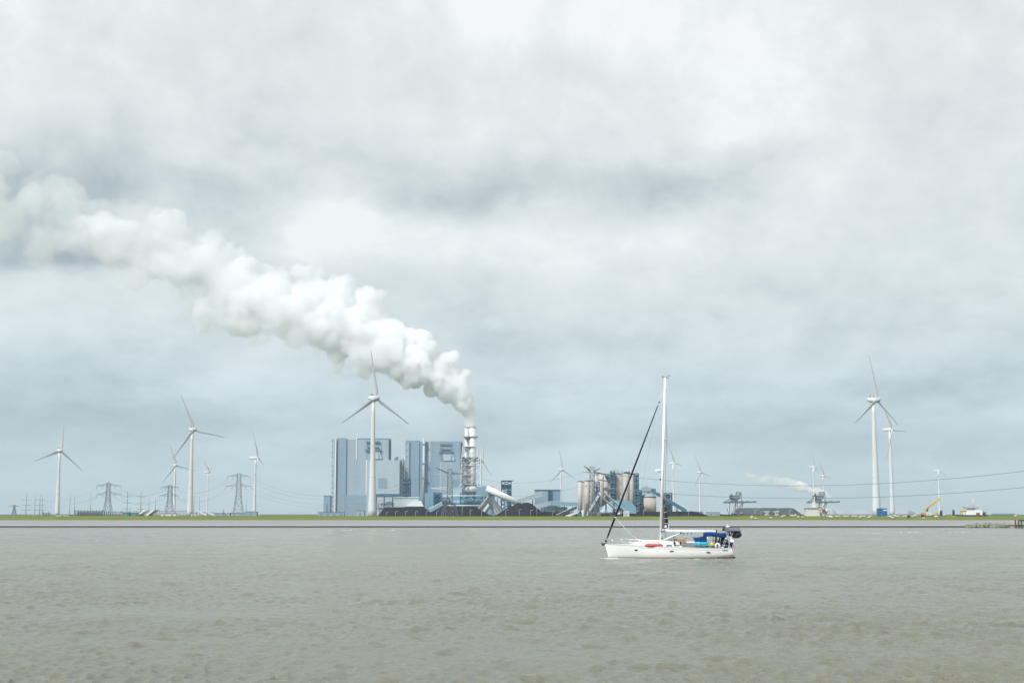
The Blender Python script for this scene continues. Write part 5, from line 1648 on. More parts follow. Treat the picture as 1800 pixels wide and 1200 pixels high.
yacht = bpy.data.objects.new('sailing_yacht', None); C.objects.link(yacht)
yacht.matrix_world = BM
yacht.location = BO; yacht.rotation_euler = (0, 0, -BYAW)
tag(yacht, 'white sailing yacht under bare mast with navy furled sails, motoring left across the water', 'sailing yacht')


def bp(name, m, par, fn, label=None):
    b = MB(); fn(b)
    me = bpy.data.meshes.new(name)
    me.from_pydata(b.v, [], b.f); me.polygons.foreach_set('use_smooth', b.sm); me.materials.append(m)
    o = bpy.data.objects.new(name, me); C.objects.link(o); o.parent = par
    if label: o['label'] = label
    return o


def on_boat(name, m, label, cat, fn, parts=()):     # a thing of its own lying on or hanging from the yacht
    b = MB(); fn(b)
    c = Vector([sum(v[i] for v in b.v) / len(b.v) for i in range(3)]); c.z = min(v[2] for v in b.v)
    me = bpy.data.meshes.new(name)
    me.from_pydata([(v[0] - c.x, v[1] - c.y, v[2] - c.z) for v in b.v], [], b.f)
    me.polygons.foreach_set('use_smooth', b.sm); me.materials.append(m)
    o = bpy.data.objects.new(name, me); C.objects.link(o)
    o.location = BM @ c; o.rotation_euler = (0, 0, -BYAW)
    tag(o, label, cat)
    for pn, pm, pf in parts:
        q = MB(); pf(q)
        me2 = bpy.data.meshes.new(pn); me2.from_pydata([(v[0] - c.x, v[1] - c.y, v[2] - c.z) for v in q.v], [], q.f)
        me2.polygons.foreach_set('use_smooth', q.sm); me2.materials.append(pm)
        po = bpy.data.objects.new(pn, me2); C.objects.link(po); po.parent = o
    return o


X0, X1 = lx(1063, 0, 955), lx(1286.5, -1.4, 967)
NST = 40


def hw(t):                                         # half beam of the deck along the boat
    return 2.08 * (math.sin(min(1.0, t / 0.62) * math.pi / 2) ** 0.82) * (1 - 0.22 * max(0, (t - 0.62) / 0.38) ** 1.6) + 0.03


def sheer(t):
    return 1.40 - 0.62 * t + 0.20 * t * t


def section(t):
    w, s = hw(t), sheer(t)
    x = X0 + (X1 - X0) * t
    rake = 0.42 * max(0, 1 - t / 0.10)            # stem slopes aft towards the water
    tr = 0.34 * max(0, (t - 0.93) / 0.07)         # transom
    pts = []
    fl = 0.30 + 0.70 * min(1, t / 0.35)            # V sections forward, U sections aft
    dk = -0.55 * math.sin(math.pi * min(1, max(0.02, t))) ** 0.5
    for h, k in ((0.0, 0.0), (0.10, 0.55), (0.24, 0.80), (0.40, 0.91), (0.55, 0.955), (0.72, 0.985), (0.86, 0.995), (1.0, 1.0)):
        z = dk + (s - dk) * h
        kk = k * (fl + (1 - fl) * h) if h < 1 else 1.0
        pts.append((x + rake * (1 - h) ** 1.0 + tr * (1 - h) * 0.6, w * kk, z))
    return pts


def hull_mesh(b, z0=None, z1=None, prow=0.0, ts=None, side=(-1, 1)):
    ts = ts or [((i / NST) ** 1.15) for i in range(NST + 1)]
    for sd in side:
        rows = [[(p[0], sd * (p[1] + prow), p[2]) for p in section(t)] for t in ts]
        n = len(rows[0]); vs = [p for r in rows for p in r]; fs = []
        for i in range(len(ts) - 1):
            for j in range(n - 1):
                q = (i * n + j, (i + 1) * n + j, (i + 1) * n + j + 1, i * n + j + 1)
                fs.append(q if sd < 0 else q[::-1])
        b.add(vs, fs, True)
    a = section(1.0)
    ring = [(p[0], -p[1], p[2]) for p in a] + [(p[0], p[1], p[2]) for p in reversed(a)]
    b.add(ring, [tuple(range(len(ring)))], False)


hull = bp('hull', GEL, yacht, hull_mesh)


def band(b, f0, f1, zoff0, zoff1, prow, mode='sheer'):    # a strip following the hull side
    n = 60
    for sd in (-1, 1):
        vs, fs = [], []
        for i in range(n + 1):
            t = f0 + (f1 - f0) * i / n
            sec = section(t)

            def atz(z):
                for p, q in zip(sec, sec[1:]):
                    if p[2] <= z <= q[2]:
                        k = (z - p[2]) / (q[2] - p[2]); return (p[0] + (q[0] - p[0]) * k, p[1] + (q[1] - p[1]) * k)
                return sec[-1][:2]
            for zz in ((sheer(t) + zoff0, sheer(t) + zoff1) if mode == 'sheer' else (zoff0, zoff1)):
                x, y = atz(zz)
                vs.append((x, sd * (y + prow), zz))
        for i in range(n):
            q = (2 * i, 2 * i + 2, 2 * i + 3, 2 * i + 1)
            fs.append(q if sd < 0 else q[::-1])
        b.add(vs, fs, True)


bp('boot_stripe', BLACKM, hull, lambda b: band(b, 0.01, 0.99, -0.3, 0.085, 0.012, 'z'))
bp('rub_stripe', ALU, hull, lambda b: band(b, 0.27, 0.93, -0.20, -0.15, 0.014))
bp('rub_stripe', BLACKM, hull, lambda b: band(b, 0.925, 0.97, -0.22, -0.14, 0.02))
bp('toe_rail', ALU, hull, lambda b: band(b, 0.02, 0.99, -0.03, 0.045, 0.02))
for px, py in ((1119, 966), (1181, 968.3), (1245, 970.2)):
    p = Lp(px, py, -2.0); t = (p.x - X0) / (X1 - X0); sec = section(t)
    yy = next(a[1] + (c[1] - a[1]) * (p.z - a[2]) / (c[2] - a[2]) for a, c in zip(sec, sec[1:]) if a[2] <= p.z <= c[2])
    p = Lp(px, py, -yy)
    def pl(b):
        n = 14; vs = []
        for q, off in ((1, -yy - 0.03), (1, -yy + 0.12)):
            for i in range(n):
                a = 2 * math.pi * i / n
                cx_, cz_ = math.cos(a), math.sin(a)
                vs.append((p.x + 0.21 * math.copysign(abs(cx_) ** 0.6, cx_), off, p.z + 0.055 * math.copysign(abs(cz_) ** 0.6, cz_)))
        b.add(vs, [tuple(range(n)), tuple(range(2 * n - 1, n - 1, -1))] + [(i, (i + 1) % n, (i + 1) % n + n, i + n) for i in range(n)])
    bp('portlight', BLACKM, hull, pl)


def deck(b):
    n = 40; vs, fs = [], []
    for i in range(n + 1):
        t = (i / n)
        w, s = hw(t), sheer(t)
        x = X0 + (X1 - X0) * t
        for k in (-1, -0.5, 0, 0.5, 1):
            vs.append((x, w * k * 0.995, s - 0.02 + 0.10 * (1 - k * k) * min(1, w)))
    for i in range(n):
        for j in range(4):
            fs.append((i * 5 + j, (i + 1) * 5 + j, (i + 1) * 5 + j + 1, i * 5 + j + 1))
    b.add(vs, fs, True)


bp('deck', DECK, yacht, deck)


def coach(b):
    prof = [(1106, 0.06, 0.5), (1116, 0.22, 0.75), (1131, 0.42, 0.95), (1150, 0.50, 1.12), (1175, 0.52, 1.22), (1198, 0.50, 1.25), (1216, 0.54, 1.25), (1226, 0.56, 1.25)]
    vs, fs = [], []
    for px, h, w in prof:
        x = lx(px); t = (x - X0) / (X1 - X0); z = sheer(t)
        for y, q in ((-w, 0.0), (-w * 0.93, 0.72), (-w * 0.80, 0.93), (-w * 0.4, 1.04), (w * 0.4, 1.04), (w * 0.80, 0.93), (w * 0.93, 0.72), (w, 0.0)):
            vs.append((x, y, z + 0.03 + h * q))
    n = 8
    for i in range(len(prof) - 1):
        for j in range(n - 1):
            fs.append((i * n + j, (i + 1) * n + j, (i + 1) * n + j + 1, i * n + j + 1))
    fs.append(tuple(range(n))); k = (len(prof) - 1) * n
    fs.append(tuple(range(k + n - 1, k - 1, -1)))
    b.add(vs, fs, False)


cr_ = bp('coachroof', GEL, yacht, coach)
for a, c, pt, pb in ((1171, 1182, 957.2, 958.8), (1185, 1195, 957.4, 958.9), (1138, 1148, 956.2, 957.2)):
    bp('cabin_window', BLACKM, cr_, lambda b: b.prism([(lx(a), Lp(a, pb, -1.25).z), (lx(c), Lp(c, pb, -1.25).z), (lx(c - 1), Lp(c, pt, -1.25).z), (lx(a + 1), Lp(a, pt, -1.25).z)], -1.27, -1.1))
for px in (1143, 1188):
    bp('hatch', GREYC, cr_, lambda b: b.box(lx(px) - 0.3, lx(px) + 0.3, -0.3, 0.3, 1.55, 1.66))
bp('windscreen', GREYC, yacht, lambda b: b.prism([(lx(1199), Lp(1199, 961, -1.3).z), (lx(1221), Lp(1221, 961, -1.3).z), (lx(1221), Lp(1221, 953.5, -1.3).z), (lx(1199.5), Lp(1199, 953, -1.3).z)], -1.33, -1.26))
bp('cockpit_coaming', GREYC, yacht, lambda b: b.prism([(lx(1221.5), Lp(1221, 962, -1.4).z), (lx(1262), Lp(1262, 963.5, -1.4).z), (lx(1262), Lp(1262, 959, -1.4).z), (lx(1221.5), Lp(1221, 957, -1.4).z)], -1.45, -1.2))
bp('cockpit_coaming', GREYC, yacht, lambda b: b.box(lx(1222), lx(1262), 1.2, 1.45, 0.9, 1.25))
bp('cockpit_seat', GEL, yacht, lambda b: (b.box(lx(1226), lx(1272), -1.15, -0.7, 0.92, 1.16), b.box(lx(1226), lx(1272), 0.7, 1.15, 0.92, 1.16)))

# mast and rigging
mb0, mt0 = Lp(1161.2, 953), Lp(1169.3, 664)
mast = bp('mast', GEL, yacht, lambda b: b.tube(mb0, mt0, 0.155, 0.115, 14))
mz = lambda py: mb0.lerp(mt0, (953 - py) / (953 - 664))
bp('mast_track', ALU, mast, lambda b: b.tube(mb0 + Vector((0.165, 0, 0.8)), mt0 + Vector((0.125, 0, -0.3)), 0.025, 0.02, 6))
for py, w in ((775, 0.95), (863, 1.25)):
    for s_ in (-1, 1):
        bp('spreader', ALU, mast, lambda b: b.tube(mz(py), mz(py) + Vector((0.32, s_ * w, 0.10)), 0.045, 0.03, 8))
bp('radar_dome', GEL, mast, lambda b: b.lathe(mz(827.8) + Vector((-0.47, 0, -0.10)), [(0.10, -0.02), (0.27, 0.0), (0.30, 0.06), (0.30, 0.13), (0.25, 0.20), (0.08, 0.235)], 20))
bp('radar_bracket', ALU, mast, lambda b: b.beam(mz(829.2) + Vector((-0.45, 0, -0.05)), mz(829.2), 0.12, 0.06))
bp('deck_light', BLACKM, mast, lambda b: b.lathe(mz(843.3) + Vector((-0.19, 0, -0.08)), [(0.05, 0), (0.09, 0.05), (0.09, 0.15), (0.04, 0.18)], 10))
bp('masthead_gear', BLACKM, mast, lambda b: (b.beam(mt0 + Vector((-0.28, 0, 0.05)), mt0 + Vector((0.35, 0, 0.0)), 0.06, 0.05), b.ball(mt0 + Vector((-0.28, 0, 0.14)), 0.06, 0.06, 0.08, 8, 6),
                                          b.tube(mt0 + Vector((0.1, 0, 0)), mt0 + Vector((0.12, 0, 0.35)), 0.012), b.beam(mt0 + Vector((0.28, 0, 0.2)), mt0 + Vector((0.5, 0, 0.26)), 0.02, 0.06), b.tube(mt0 + Vector((0.30, 0, 0)), mt0 + Vector((0.35, 0, 0.22)), 0.012)))
bp('winch', BLACKM, mast, lambda b: (b.lathe(mz(936) + Vector((0.12, -0.14, 0)), [(0.07, 0), (0.05, 0.1), (0.08, 0.18)], 10), b.lathe(mz(947) + Vector((0.14, -0.13, 0)), [(0.06, 0), (0.05, 0.1), (0.07, 0.16)], 10)))
js, je = Lp(1066.5, 947), Lp(1156.3, 713)
bp('forestay', ALU, yacht, lambda b: (b.tube(Lp(1064.8, 953.5), js, 0.035), b.tube(je, Lp(1164.8, 689), 0.022)))
bp('furled_jib', NAVY, yacht, lambda b: (b.tube(js, js.lerp(je, 0.10), 0.075, 0.10, 10), b.tube(js.lerp(je, 0.10), js.lerp(je, 0.45), 0.10, 0.095, 10), b.tube(js.lerp(je, 0.45), je, 0.095, 0.05, 10)))
bp('furler_drum', BLACKM, yacht, lambda b: b.lathe(Lp(1065.4, 950), [(0.08, -0.10), (0.14, -0.06), (0.14, 0.06), (0.07, 0.10)], 14))
cj = Lp(1081.6, 909)
bp('sheet_knot', GEL, yacht, lambda b: (b.ball(cj, 0.13, 0.12, 0.10, 8, 6), b.ball(cj + Vector((0.05, 0, 0.22)), 0.10, 0.1, 0.07, 8, 6)))
bp('jib_sheet', OFFW, yacht, lambda b: (b.path([cj, Lp(1100, 929, -0.6), Lp(1112, 941, -0.9), Lp(1126, 951, -1.1)], 0.018, 5), b.path([cj, Lp(1098, 929, 0.6), Lp(1124, 951, 1.1)], 0.014, 5)))
bp('furler_tip', BLACKM, yacht, lambda b: (b.ball(Lp(1158.7, 706.5), 0.07, 0.07, 0.11, 8, 6),))
for s_ in (-1, 1):
    d1 = Vector((mb0.x + 0.45, s_ * 1.85, 1.1))
    s1, s2_ = mz(863) + Vector((0.32, s_ * 1.25, 0.10)), mz(775) + Vector((0.32, s_ * 0.95, 0.10))
    bp('shroud', GALV, yacht, lambda b: b.path([d1, s1, s2_, mt0 + Vector((0, 0, -0.4))], 0.011, 5))
    bp('lower_shroud', GALV, yacht, lambda b: b.tube(d1 + Vector((0.2, 0, 0)), mz(866), 0.010, n=5))
bp('backstay', GALV, yacht, lambda b: (b.tube(mt0, Lp(1176, 863), 0.006, n=5),))
bp('inner_halyard', GALV, yacht, lambda b: b.path([Lp(1152.5, 735), Lp(1139, 800), Lp(1126, 870), Lp(1110, 950)], 0.006, 5))
bp('flag_signal', REDC, yacht, lambda b: b.prism([(lx(1168.2, 0, 873), Lp(1168, 876).z), (lx(1170.2, 0, 873), Lp(1170, 877).z), (lx(1170, 0, 873), Lp(1170, 873.5).z), (lx(1168, 0, 873), Lp(1168, 873).z)], -0.42, -0.40))

# part-hoisted narrow navy sail with yellow bands behind the mast
so = [(1164.6, 929.5), (1172.0, 928.8), (1175.6, 926.2), (1174.4, 914), (1172.8, 902), (1170.6, 889), (1168.6, 878), (1167.4, 875.5), (1166.0, 880), (1165.4, 905)]
sail = bp('navy_sail', NAVY, yacht, lambda b: b.prism([(lx(p, 0, q), Lp(p, q).z) for p, q in so], -0.07, 0.07))
YB = mat('yellow_tape', (0.62, 0.47, 0.20), 0.7)
for q, a, c in ((889, 1166.8, 1170.7), (899.8, 1166.6, 1172.4), (910.6, 1166.4, 1173.9), (919.6, 1166.2, 1174.8)):
    bp('sail_band', YB, sail, lambda b: b.beam(Lp(a, q, -0.08), Lp(c, q - 0.3, -0.08), 0.03, 0.05))
bp('sail_seam', mat('pale_seam', (0.35, 0.28, 0.32), 0.8), sail, lambda b: b.beam(Lp(1166.6, 929, -0.08), Lp(1167.2, 884, -0.08), 0.02, 0.035))
bp('sail_emblem', GEL, sail, lambda b: (b.beam(Lp(1167.6, 926.4, -0.085), Lp(1170.2, 922.2, -0.085), 0.02, 0.06), b.beam(Lp(1169, 927, -0.085), Lp(1171.4, 922.6, -0.085), 0.02, 0.06),
                                      b.beam(Lp(1170.8, 927.2, -0.085), Lp(1172.4, 924, -0.085), 0.02, 0.06), b.beam(Lp(1167.9, 923.5, -0.085), Lp(1171.5, 927.6, -0.085), 0.02, 0.04)))
bp('sail_edge', GEL, sail, lambda b: (b.beam(Lp(1165, 930.2, -0.05), Lp(1172, 929.6, -0.05), 0.06, 0.06), b.beam(Lp(1172, 929.6, -0.05), Lp(1175.8, 926.3, -0.05), 0.06, 0.06), b.beam(Lp(1175.8, 926.3, -0.05), Lp(1174.4, 920.8, -0.05), 0.06, 0.05)))

b0, b1 = Lp(1163.6, 932.2), Lp(1258.2, 933.2)
boom = bp('boom', GEL, yacht, lambda b: b.beam(b0 + Vector((0, 0, 0.03)), b1 + Vector((0, 0, 0.03)), 0.20, 0.17))
bp('boom_track', ALU, boom, lambda b: b.beam(b0 + Vector((0.9, 0, -0.10)), b1 + Vector((0, 0, -0.10)), 0.17, 0.09))
bp('boom_end', BLACKM, boom, lambda b: b.beam(b1, b1 + Vector((0.12, 0, 0.02)), 0.21, 0.30))
bp('gooseneck', BLACKM, boom, lambda b: (b.beam(b0 + Vector((0.1, -0.02, 0)), b0 + Vector((0.34, -0.02, 0)), 0.22, 0.12),))
v0, v1 = Lp(1165.5, 948.6), Lp(1197, 936.3)
bp('vang', GEL, yacht, lambda b: b.tube(v0, v1, 0.055, 0.05, 8))
bp('vang_end', BLACKM, yacht, lambda b: (b.tube(v1 - Vector((0.1, 0, 0.03)), v1 + Vector((0.10, 0, 0.06)), 0.07, 0.07, 8),))
for p, q in ((1202, 937.4), (1208, 937.6), (1215.5, 937.4), (1206, 945.8), (1184, 943.2)):
    bp('block', BLACKM, yacht, lambda b: b.ball(Lp(p, q, -0.1), 0.055, 0.04, 0.075, 8, 6))
bp('mainsheet', OFFW, yacht, lambda b: b.path([Lp(1207, 934.5, -0.1), Lp(1206, 946, -0.1), Lp(1205.6, 951, -0.3)], 0.014, 5))

# rails
ry = lambda t, s_: s_ * (hw(t) - 0.08)


def railpt(px, s_, up):
    x = lx(px); t = max(0, min(1, (x - X0) / (X1 - X0)))
    return Vector((x, ry(t, s_), sheer(t) + up))


for s_ in (-1, 1):
    pxs = [1075, 1092, 1108, 1124, 1140, 1157, 1174, 1192, 1210, 1228, 1246, 1262]
    for p in pxs[1:]:
        bp('stanchion', STST, yacht, lambda b: b.tube(railpt(p, s_, 0), railpt(p, s_, 0.60), 0.016, n=6))
    bp('guard_wire', STST, yacht, lambda b: (b.path([railpt(p, s_, 0.60) for p in pxs], 0.009, 5), b.path([railpt(p, s_, 0.31) for p in pxs], 0.008, 5)))
bp('pulpit', STST, yacht, lambda b: [b.path([railpt(1078, s_, 0), railpt(1075, s_, 0.62), railpt(1066, s_, 0.66), Lp(1060.5, 945.8, 0)], 0.02, 6) or b.path([railpt(1068, s_, 0), railpt(1067, s_, 0.64)], 0.018, 6) for s_ in (-1, 1)])
bp('anchor', GALVD, yacht, lambda b: (b.tube(Lp(1064.5, 954.5), Lp(1058.0, 956.8), 0.05), b.tube(Lp(1056.6, 952.6), Lp(1059.6, 957.8), 0.045, 0.09), b.ball(Lp(1060.6, 957.0), 0.14, 0.12, 0.09, 8, 6), b.beam(Lp(1068, 953.7), Lp(1056.8, 955.2), 0.22, 0.06)))
bp('rail_net', LILAC, yacht, lambda b: [b.beam(railpt(1104, -1, 0.1 + 0.09 * i), railpt(1128, -1, 0.1 + 0.09 * i), 0.006, 0.014) for i in range(5)])

# sprayhood and bimini
def sheet(b, grid):
    n = len(grid[0]); vs = [p for r in grid for p in r]; m_ = len(grid); N_ = len(vs)
    vs += [(p[0], p[1], p[2] - 0.03) for r in grid for p in r]
    fs = [(i * n + j, (i + 1) * n + j, (i + 1) * n + j + 1, i * n + j + 1) for i in range(m_ - 1) for j in range(n - 1)]
    fs += [tuple(reversed([q + N_ for q in f])) for f in fs]
    b.add(vs, fs, True)


def sprayhood(b):
    ends = [(1217.0, 943.5, 0.55), (1222, 944.2, 0.75), (1229, 943.4, 0.95), (1236, 941.6, 1.05), (1241.5, 940.6, 1.1)]
    grid = []
    for px, py, w in ends:
        zt = Lp(px, py).z; x = lx(px)
        zb = Lp(px, 952.5).z
        row = []
        for k in range(13):
            a = math.pi * k / 12
            row.append((x + (0.25 if px < 1230 else 0.05) * (1 - math.sin(a)), -w * 1.15 * math.cos(a), zb + (zt - zb) * max(0, math.sin(a)) ** 0.35))
        grid.append(row)
    sheet(b, grid)
    b.prism([(lx(1218.4), Lp(1218.4, 944.4).z), (lx(1224), Lp(1224, 945.0).z), (lx(1230), Lp(1230, 944.6).z), (lx(1236), Lp(1236, 942.4).z), (lx(1242), Lp(1242, 941.3).z), (lx(1243), Lp(1243, 952.8).z), (lx(1222.5), Lp(1222, 952.5).z), (lx(1220), Lp(1220, 947.5).z)], -1.3, -1.24)


bp('sprayhood', BLUEV, yacht, sprayhood)


def bimini(b):
    grid = []
    for px, py in ((1236.6, 936.8), (1240, 936.2), (1248, 936.5), (1257, 936.9), (1266, 937.8), (1273, 938.2), (1277, 938.4)):
        x = lx(px); zt = Lp(px, py).z
        sg = 0.03 * math.sin(px * 1.3)
        grid.append([(x, y, zt + (0.10 - 0.13 * (y / 1.3) ** 2) * 1.0 + sg - (0.26 if abs(y) > 1.25 else 0)) for y in (-1.34, -1.24, -0.9, -0.45, 0, 0.45, 0.9, 1.24, 1.34)])
    sheet(b, grid)
    b.prism([(lx(p), Lp(p, q).z) for p, q in ((1236.4, 937.2), (1247, 937.0), (1260, 937.4), (1277, 938.6), (1277, 941.8), (1268, 942.4), (1256, 940.8), (1248, 940.6), (1241.5, 941.4), (1237.5, 939.2))], -1.37, -1.345)


bim = bp('bimini', BLUEV, yacht, bimini)
for px in (1243, 1256, 1268):
    for s_ in (-1, 1):
        bp('bimini_frame', STST, bim, lambda b: b.tube(Lp(px, 938.5, s_ * 1.28), Lp(px + (3 if px < 1250 else -3), 959, s_ * 1.38), 0.018, n=6))
bp('rolled_curtain', BLACKM, bim, lambda b: (b.tube(Lp(1254, 941.5, -1.2), Lp(1253.5, 955, -1.25), 0.06, 0.05, 8), b.tube(Lp(1258.4, 941.5, -1.2), Lp(1258, 955, -1.25), 0.11, 0.10, 8)))

# stern arch with solar panel
arch = bp('stern_arch', STST, yacht, lambda b: [b.path([Lp(p0, 963.5, s_ * 1.35), Lp(p1, 935.5, s_ * 1.25)], 0.026, 7) for s_ in (-1, 1) for p0, p1 in ((1268.5, 1278.5), (1280, 1288), (1271, 1281))] +
          [b.tube(Lp(p, q, -1.3), Lp(p, q, 1.3), 0.024) for p, q in ((1278, 936), (1287.5, 936.5))] + [b.tube(Lp(1269.5, 951, -1.33), Lp(1284, 952, -1.33), 0.02), b.tube(Lp(1268, 958, -1.38), Lp(1283, 958.5, -1.38), 0.02)])
bp('solar_panel', SOLAR, arch, lambda b: b.add([Lp(1273.0, 926.6, 0.9), Lp(1300.5, 927.4, 0.9), Lp(1302.6, 932.6, -1.1), Lp(1272.0, 931.6, -1.1), Lp(1273.0, 927.6, 0.9), Lp(1300.5, 928.4, 0.9), Lp(1302.6, 933.8, -1.1), Lp(1272.0, 932.8, -1.1)],
                                              [(0, 1, 2, 3), (7, 6, 5, 4), (0, 4, 5, 1), (1, 5, 6, 2), (2, 6, 7, 3), (3, 7, 4, 0)]))
bp('panel_frame', BLACKM, arch, lambda b: (b.prism([(lx(1270.2, -1.1), Lp(1270, 932.8, -1.1).z), (lx(1271.7, -1.1), Lp(1271.7, 932.8, -1.1).z), (lx(1275, -1.1), Lp(1275, 926.2, -1.1).z), (lx(1272, -1.1), Lp(1272, 926.6, -1.1).z)], -1.12, 0.8),
                                       b.beam(Lp(1301, 934, -1.0), Lp(1275, 934, -1.0), 0.08, 0.07)))
bp('antenna', GEL, arch, lambda b: (b.lathe(Lp(1279, 926.0, 0.2), [(0.20, 0), (0.2, 0.06), (0.08, 0.14)], 12), b.tube(Lp(1278.4, 926, 0.1), Lp(1278.4, 921.4, 0.1), 0.015), b.ball(Lp(1278.4, 921, 0.1), 0.04, 0.04, 0.06, 6, 5), b.beam(Lp(1277, 924.2, 0.1), Lp(1283, 924.4, 0.1), 0.08, 0.05)))
bp('wheel', STST, yacht, lambda b: b.path([Vector((lx(1262, -0.1), 0.45 * math.cos(a * math.pi / 8), 1.55 + 0.45 * math.sin(a * math.pi / 8))) for a in range(17)], 0.02, 6))
bp('binnacle', BLACKM, yacht, lambda b: b.beam((lx(1263), 0, 0.95), (lx(1263) + 0.01, 0, 1.75), 0.28, 0.28))
bp('stern_cover', NAVY, yacht, lambda b: (b.ball(Lp(1271, 948, -0.4), 0.42, 0.4, 0.55, 12, 8), b.ball(Lp(1274, 955, -0.5), 0.40, 0.4, 0.6, 12, 8), b.ball(Lp(1269, 959, -0.6), 0.35, 0.3, 0.3, 10, 7)), label='dark covers bundled under the stern arch')
bp('horseshoe_buoy', GEL, yacht, lambda b: b.path([Lp(1261.5 + 3.6 * math.sin(a), 958.5 - 3.6 * math.cos(a), -1.5) for a in [(-2.3 + 4.6 * i / 12) for i in range(13)]], 0.09, 8))
bp('flag_staff', STST, yacht, lambda b: b.tube(Lp(1283, 962, -0.4), Lp(1289, 943, -0.4), 0.015))
fl = [(1286.8, 948), (1290.5, 951), (1291.2, 957), (1292.3, 965), (1289.6, 966.8), (1287.6, 960), (1285.6, 954)]
bp('ensign', mat('ensign_navy', (0.012, 0.04, 0.10), 0.8), yacht, lambda b: b.prism([(lx(p, 0, q), Lp(p, q).z) for p, q in ((1283, 952.6), (1288.8, 952.8), (1287.2, 957), (1286.8, 966), (1284.5, 961), (1282.5, 957))], -0.5, -0.47))
bp('ensign_red', REDC, yacht, lambda b: b.prism([(lx(p, 0, q), Lp(p, q).z) for p, q in ((1287.6, 956), (1289.2, 957), (1292.2, 966.2), (1290, 962.4))], -0.5, -0.47))
bp('life_ring', GEL, yacht, lambda b: (b.prism([(lx(p, 0, q), Lp(p, q).z) for p, q in ((1282.5, 947.2), (1287, 946.6), (1289.5, 949.4), (1289, 951.8), (1283, 951.4))], -1.35, -1.2),))
bp('transom_step', BLACKM, hull, lambda b: b.box(lx(1287), lx(1291.6), -1.0, 1.0, -0.1, 0.16))

# loose gear on the yacht: things of their own
def red_boat(b):
    rings = []
    for i in range(17):
        t = i / 16; px = 1133 + 33 * t
        w = 0.36 * math.sin(math.pi * min(0.97, max(0.03, t))) ** 0.5; h = 0.20 * math.sin(math.pi * min(0.97, max(0.03, t))) ** 0.5
        c = Lp(px, 957.7 + 0.9 * abs(t - 0.5), -1.62)
        rings.append([(c.x, c.y + w * math.cos(a), c.z + h * math.sin(a)) for a in [2 * math.pi * k / 12 for k in range(12)]])
    m_ = loft(rings); b.v, b.f, b.sm = m_.v, m_.f, m_.sm


on_boat('kayak', REDC, 'red inflatable lying on the side deck of the yacht just forward of the mast', 'inflatable boat', red_boat,
        [('pale_tube', mat('faded_red', (0.72, 0.30, 0.27), 0.6, var=0.1), lambda b: b.path([Lp(p, q, -1.5) for p, q in ((1135, 956), (1142, 954.8), (1150, 955.0), (1157, 955.4), (1163, 956.8))], 0.12, 8))])
on_boat('life_raft', GREYC, 'dark grey bundle lashed on the cabin roof right of the mast', 'bundle', lambda b: (b.tube(Lp(1176.5, 950.2, -0.3), Lp(1188.5, 949.4, -0.3), 0.22, 0.25, 12), b.ball(Lp(1188.5, 949.4, -0.3), 0.16, 0.25, 0.25, 10, 7), b.ball(Lp(1176.5, 950.2, -0.3), 0.14, 0.22, 0.22, 10, 7)),
        [('strap', BLACKM, lambda b: (b.tube(Lp(1180, 950, -0.3), Lp(1180.6, 950, -0.3), 0.255, 0.255, 12), b.tube(Lp(1185, 949.6, -0.3), Lp(1185.6, 949.6, -0.3), 0.265, 0.265, 12)))])
for px, py, lb in ((1185.5, 954.3, 'small black box with stem on the cabin roof under the dark grey bundle'), (1196.2, 955.0, 'small black box with stem on the cabin roof under the brown plank')):
    on_boat('fuel_can', BLACKM, lb, 'canister', lambda b: (b.beam(Lp(px - 1.7, py, -1.2), Lp(px + 1.7, py, -1.2), 0.25, 0.28), b.tube(Lp(px, py - 1.5, -1.2), Lp(px, py - 3.2, -1.2), 0.05)), [('cap', GREYC, lambda b: b.tube(Lp(px, py - 3.1, -1.2), Lp(px, py - 3.5, -1.2), 0.07))])
on_boat('plank', WOOD, 'orange-brown wooden plank stack on the cabin roof in front of the blue sprayhood', 'plank', lambda b: (b.beam(Lp(1190.5, 949.3, -0.9), Lp(1206, 949.0, -0.9), 0.5, 0.16),),
        [('lower_plank', mat('pale_wood', (0.55, 0.32, 0.13), 0.6, var=0.2, scale=5), lambda b: b.beam(Lp(1191.5, 951.4, -0.9), Lp(1204.5, 951.2, -0.9), 0.45, 0.14))])


def turq(b):
    pts = [(1222.5, 955.2, 0.17), (1227, 954.8, 0.20), (1233, 955.6, 0.19), (1238, 955.8, 0.20), (1242.6, 955.6, 0.17)]
    for (p, q, r), (p2, q2, r2) in zip(pts, pts[1:]):
        b.tube(Lp(p, q, -1.55), Lp(p2, q2, -1.55), r, r2, 12)
        b.ball(Lp(p2, q2, -1.55), r2 * 1.05, r2, r2 * 1.05, 10, 7)
    b.ball(Lp(1222.5, 955.2, -1.55), 0.15, 0.17, 0.17, 10, 7)
    b.ball(Lp(1238.5, 957.2, -1.62), 0.22, 0.12, 0.16, 10, 7)


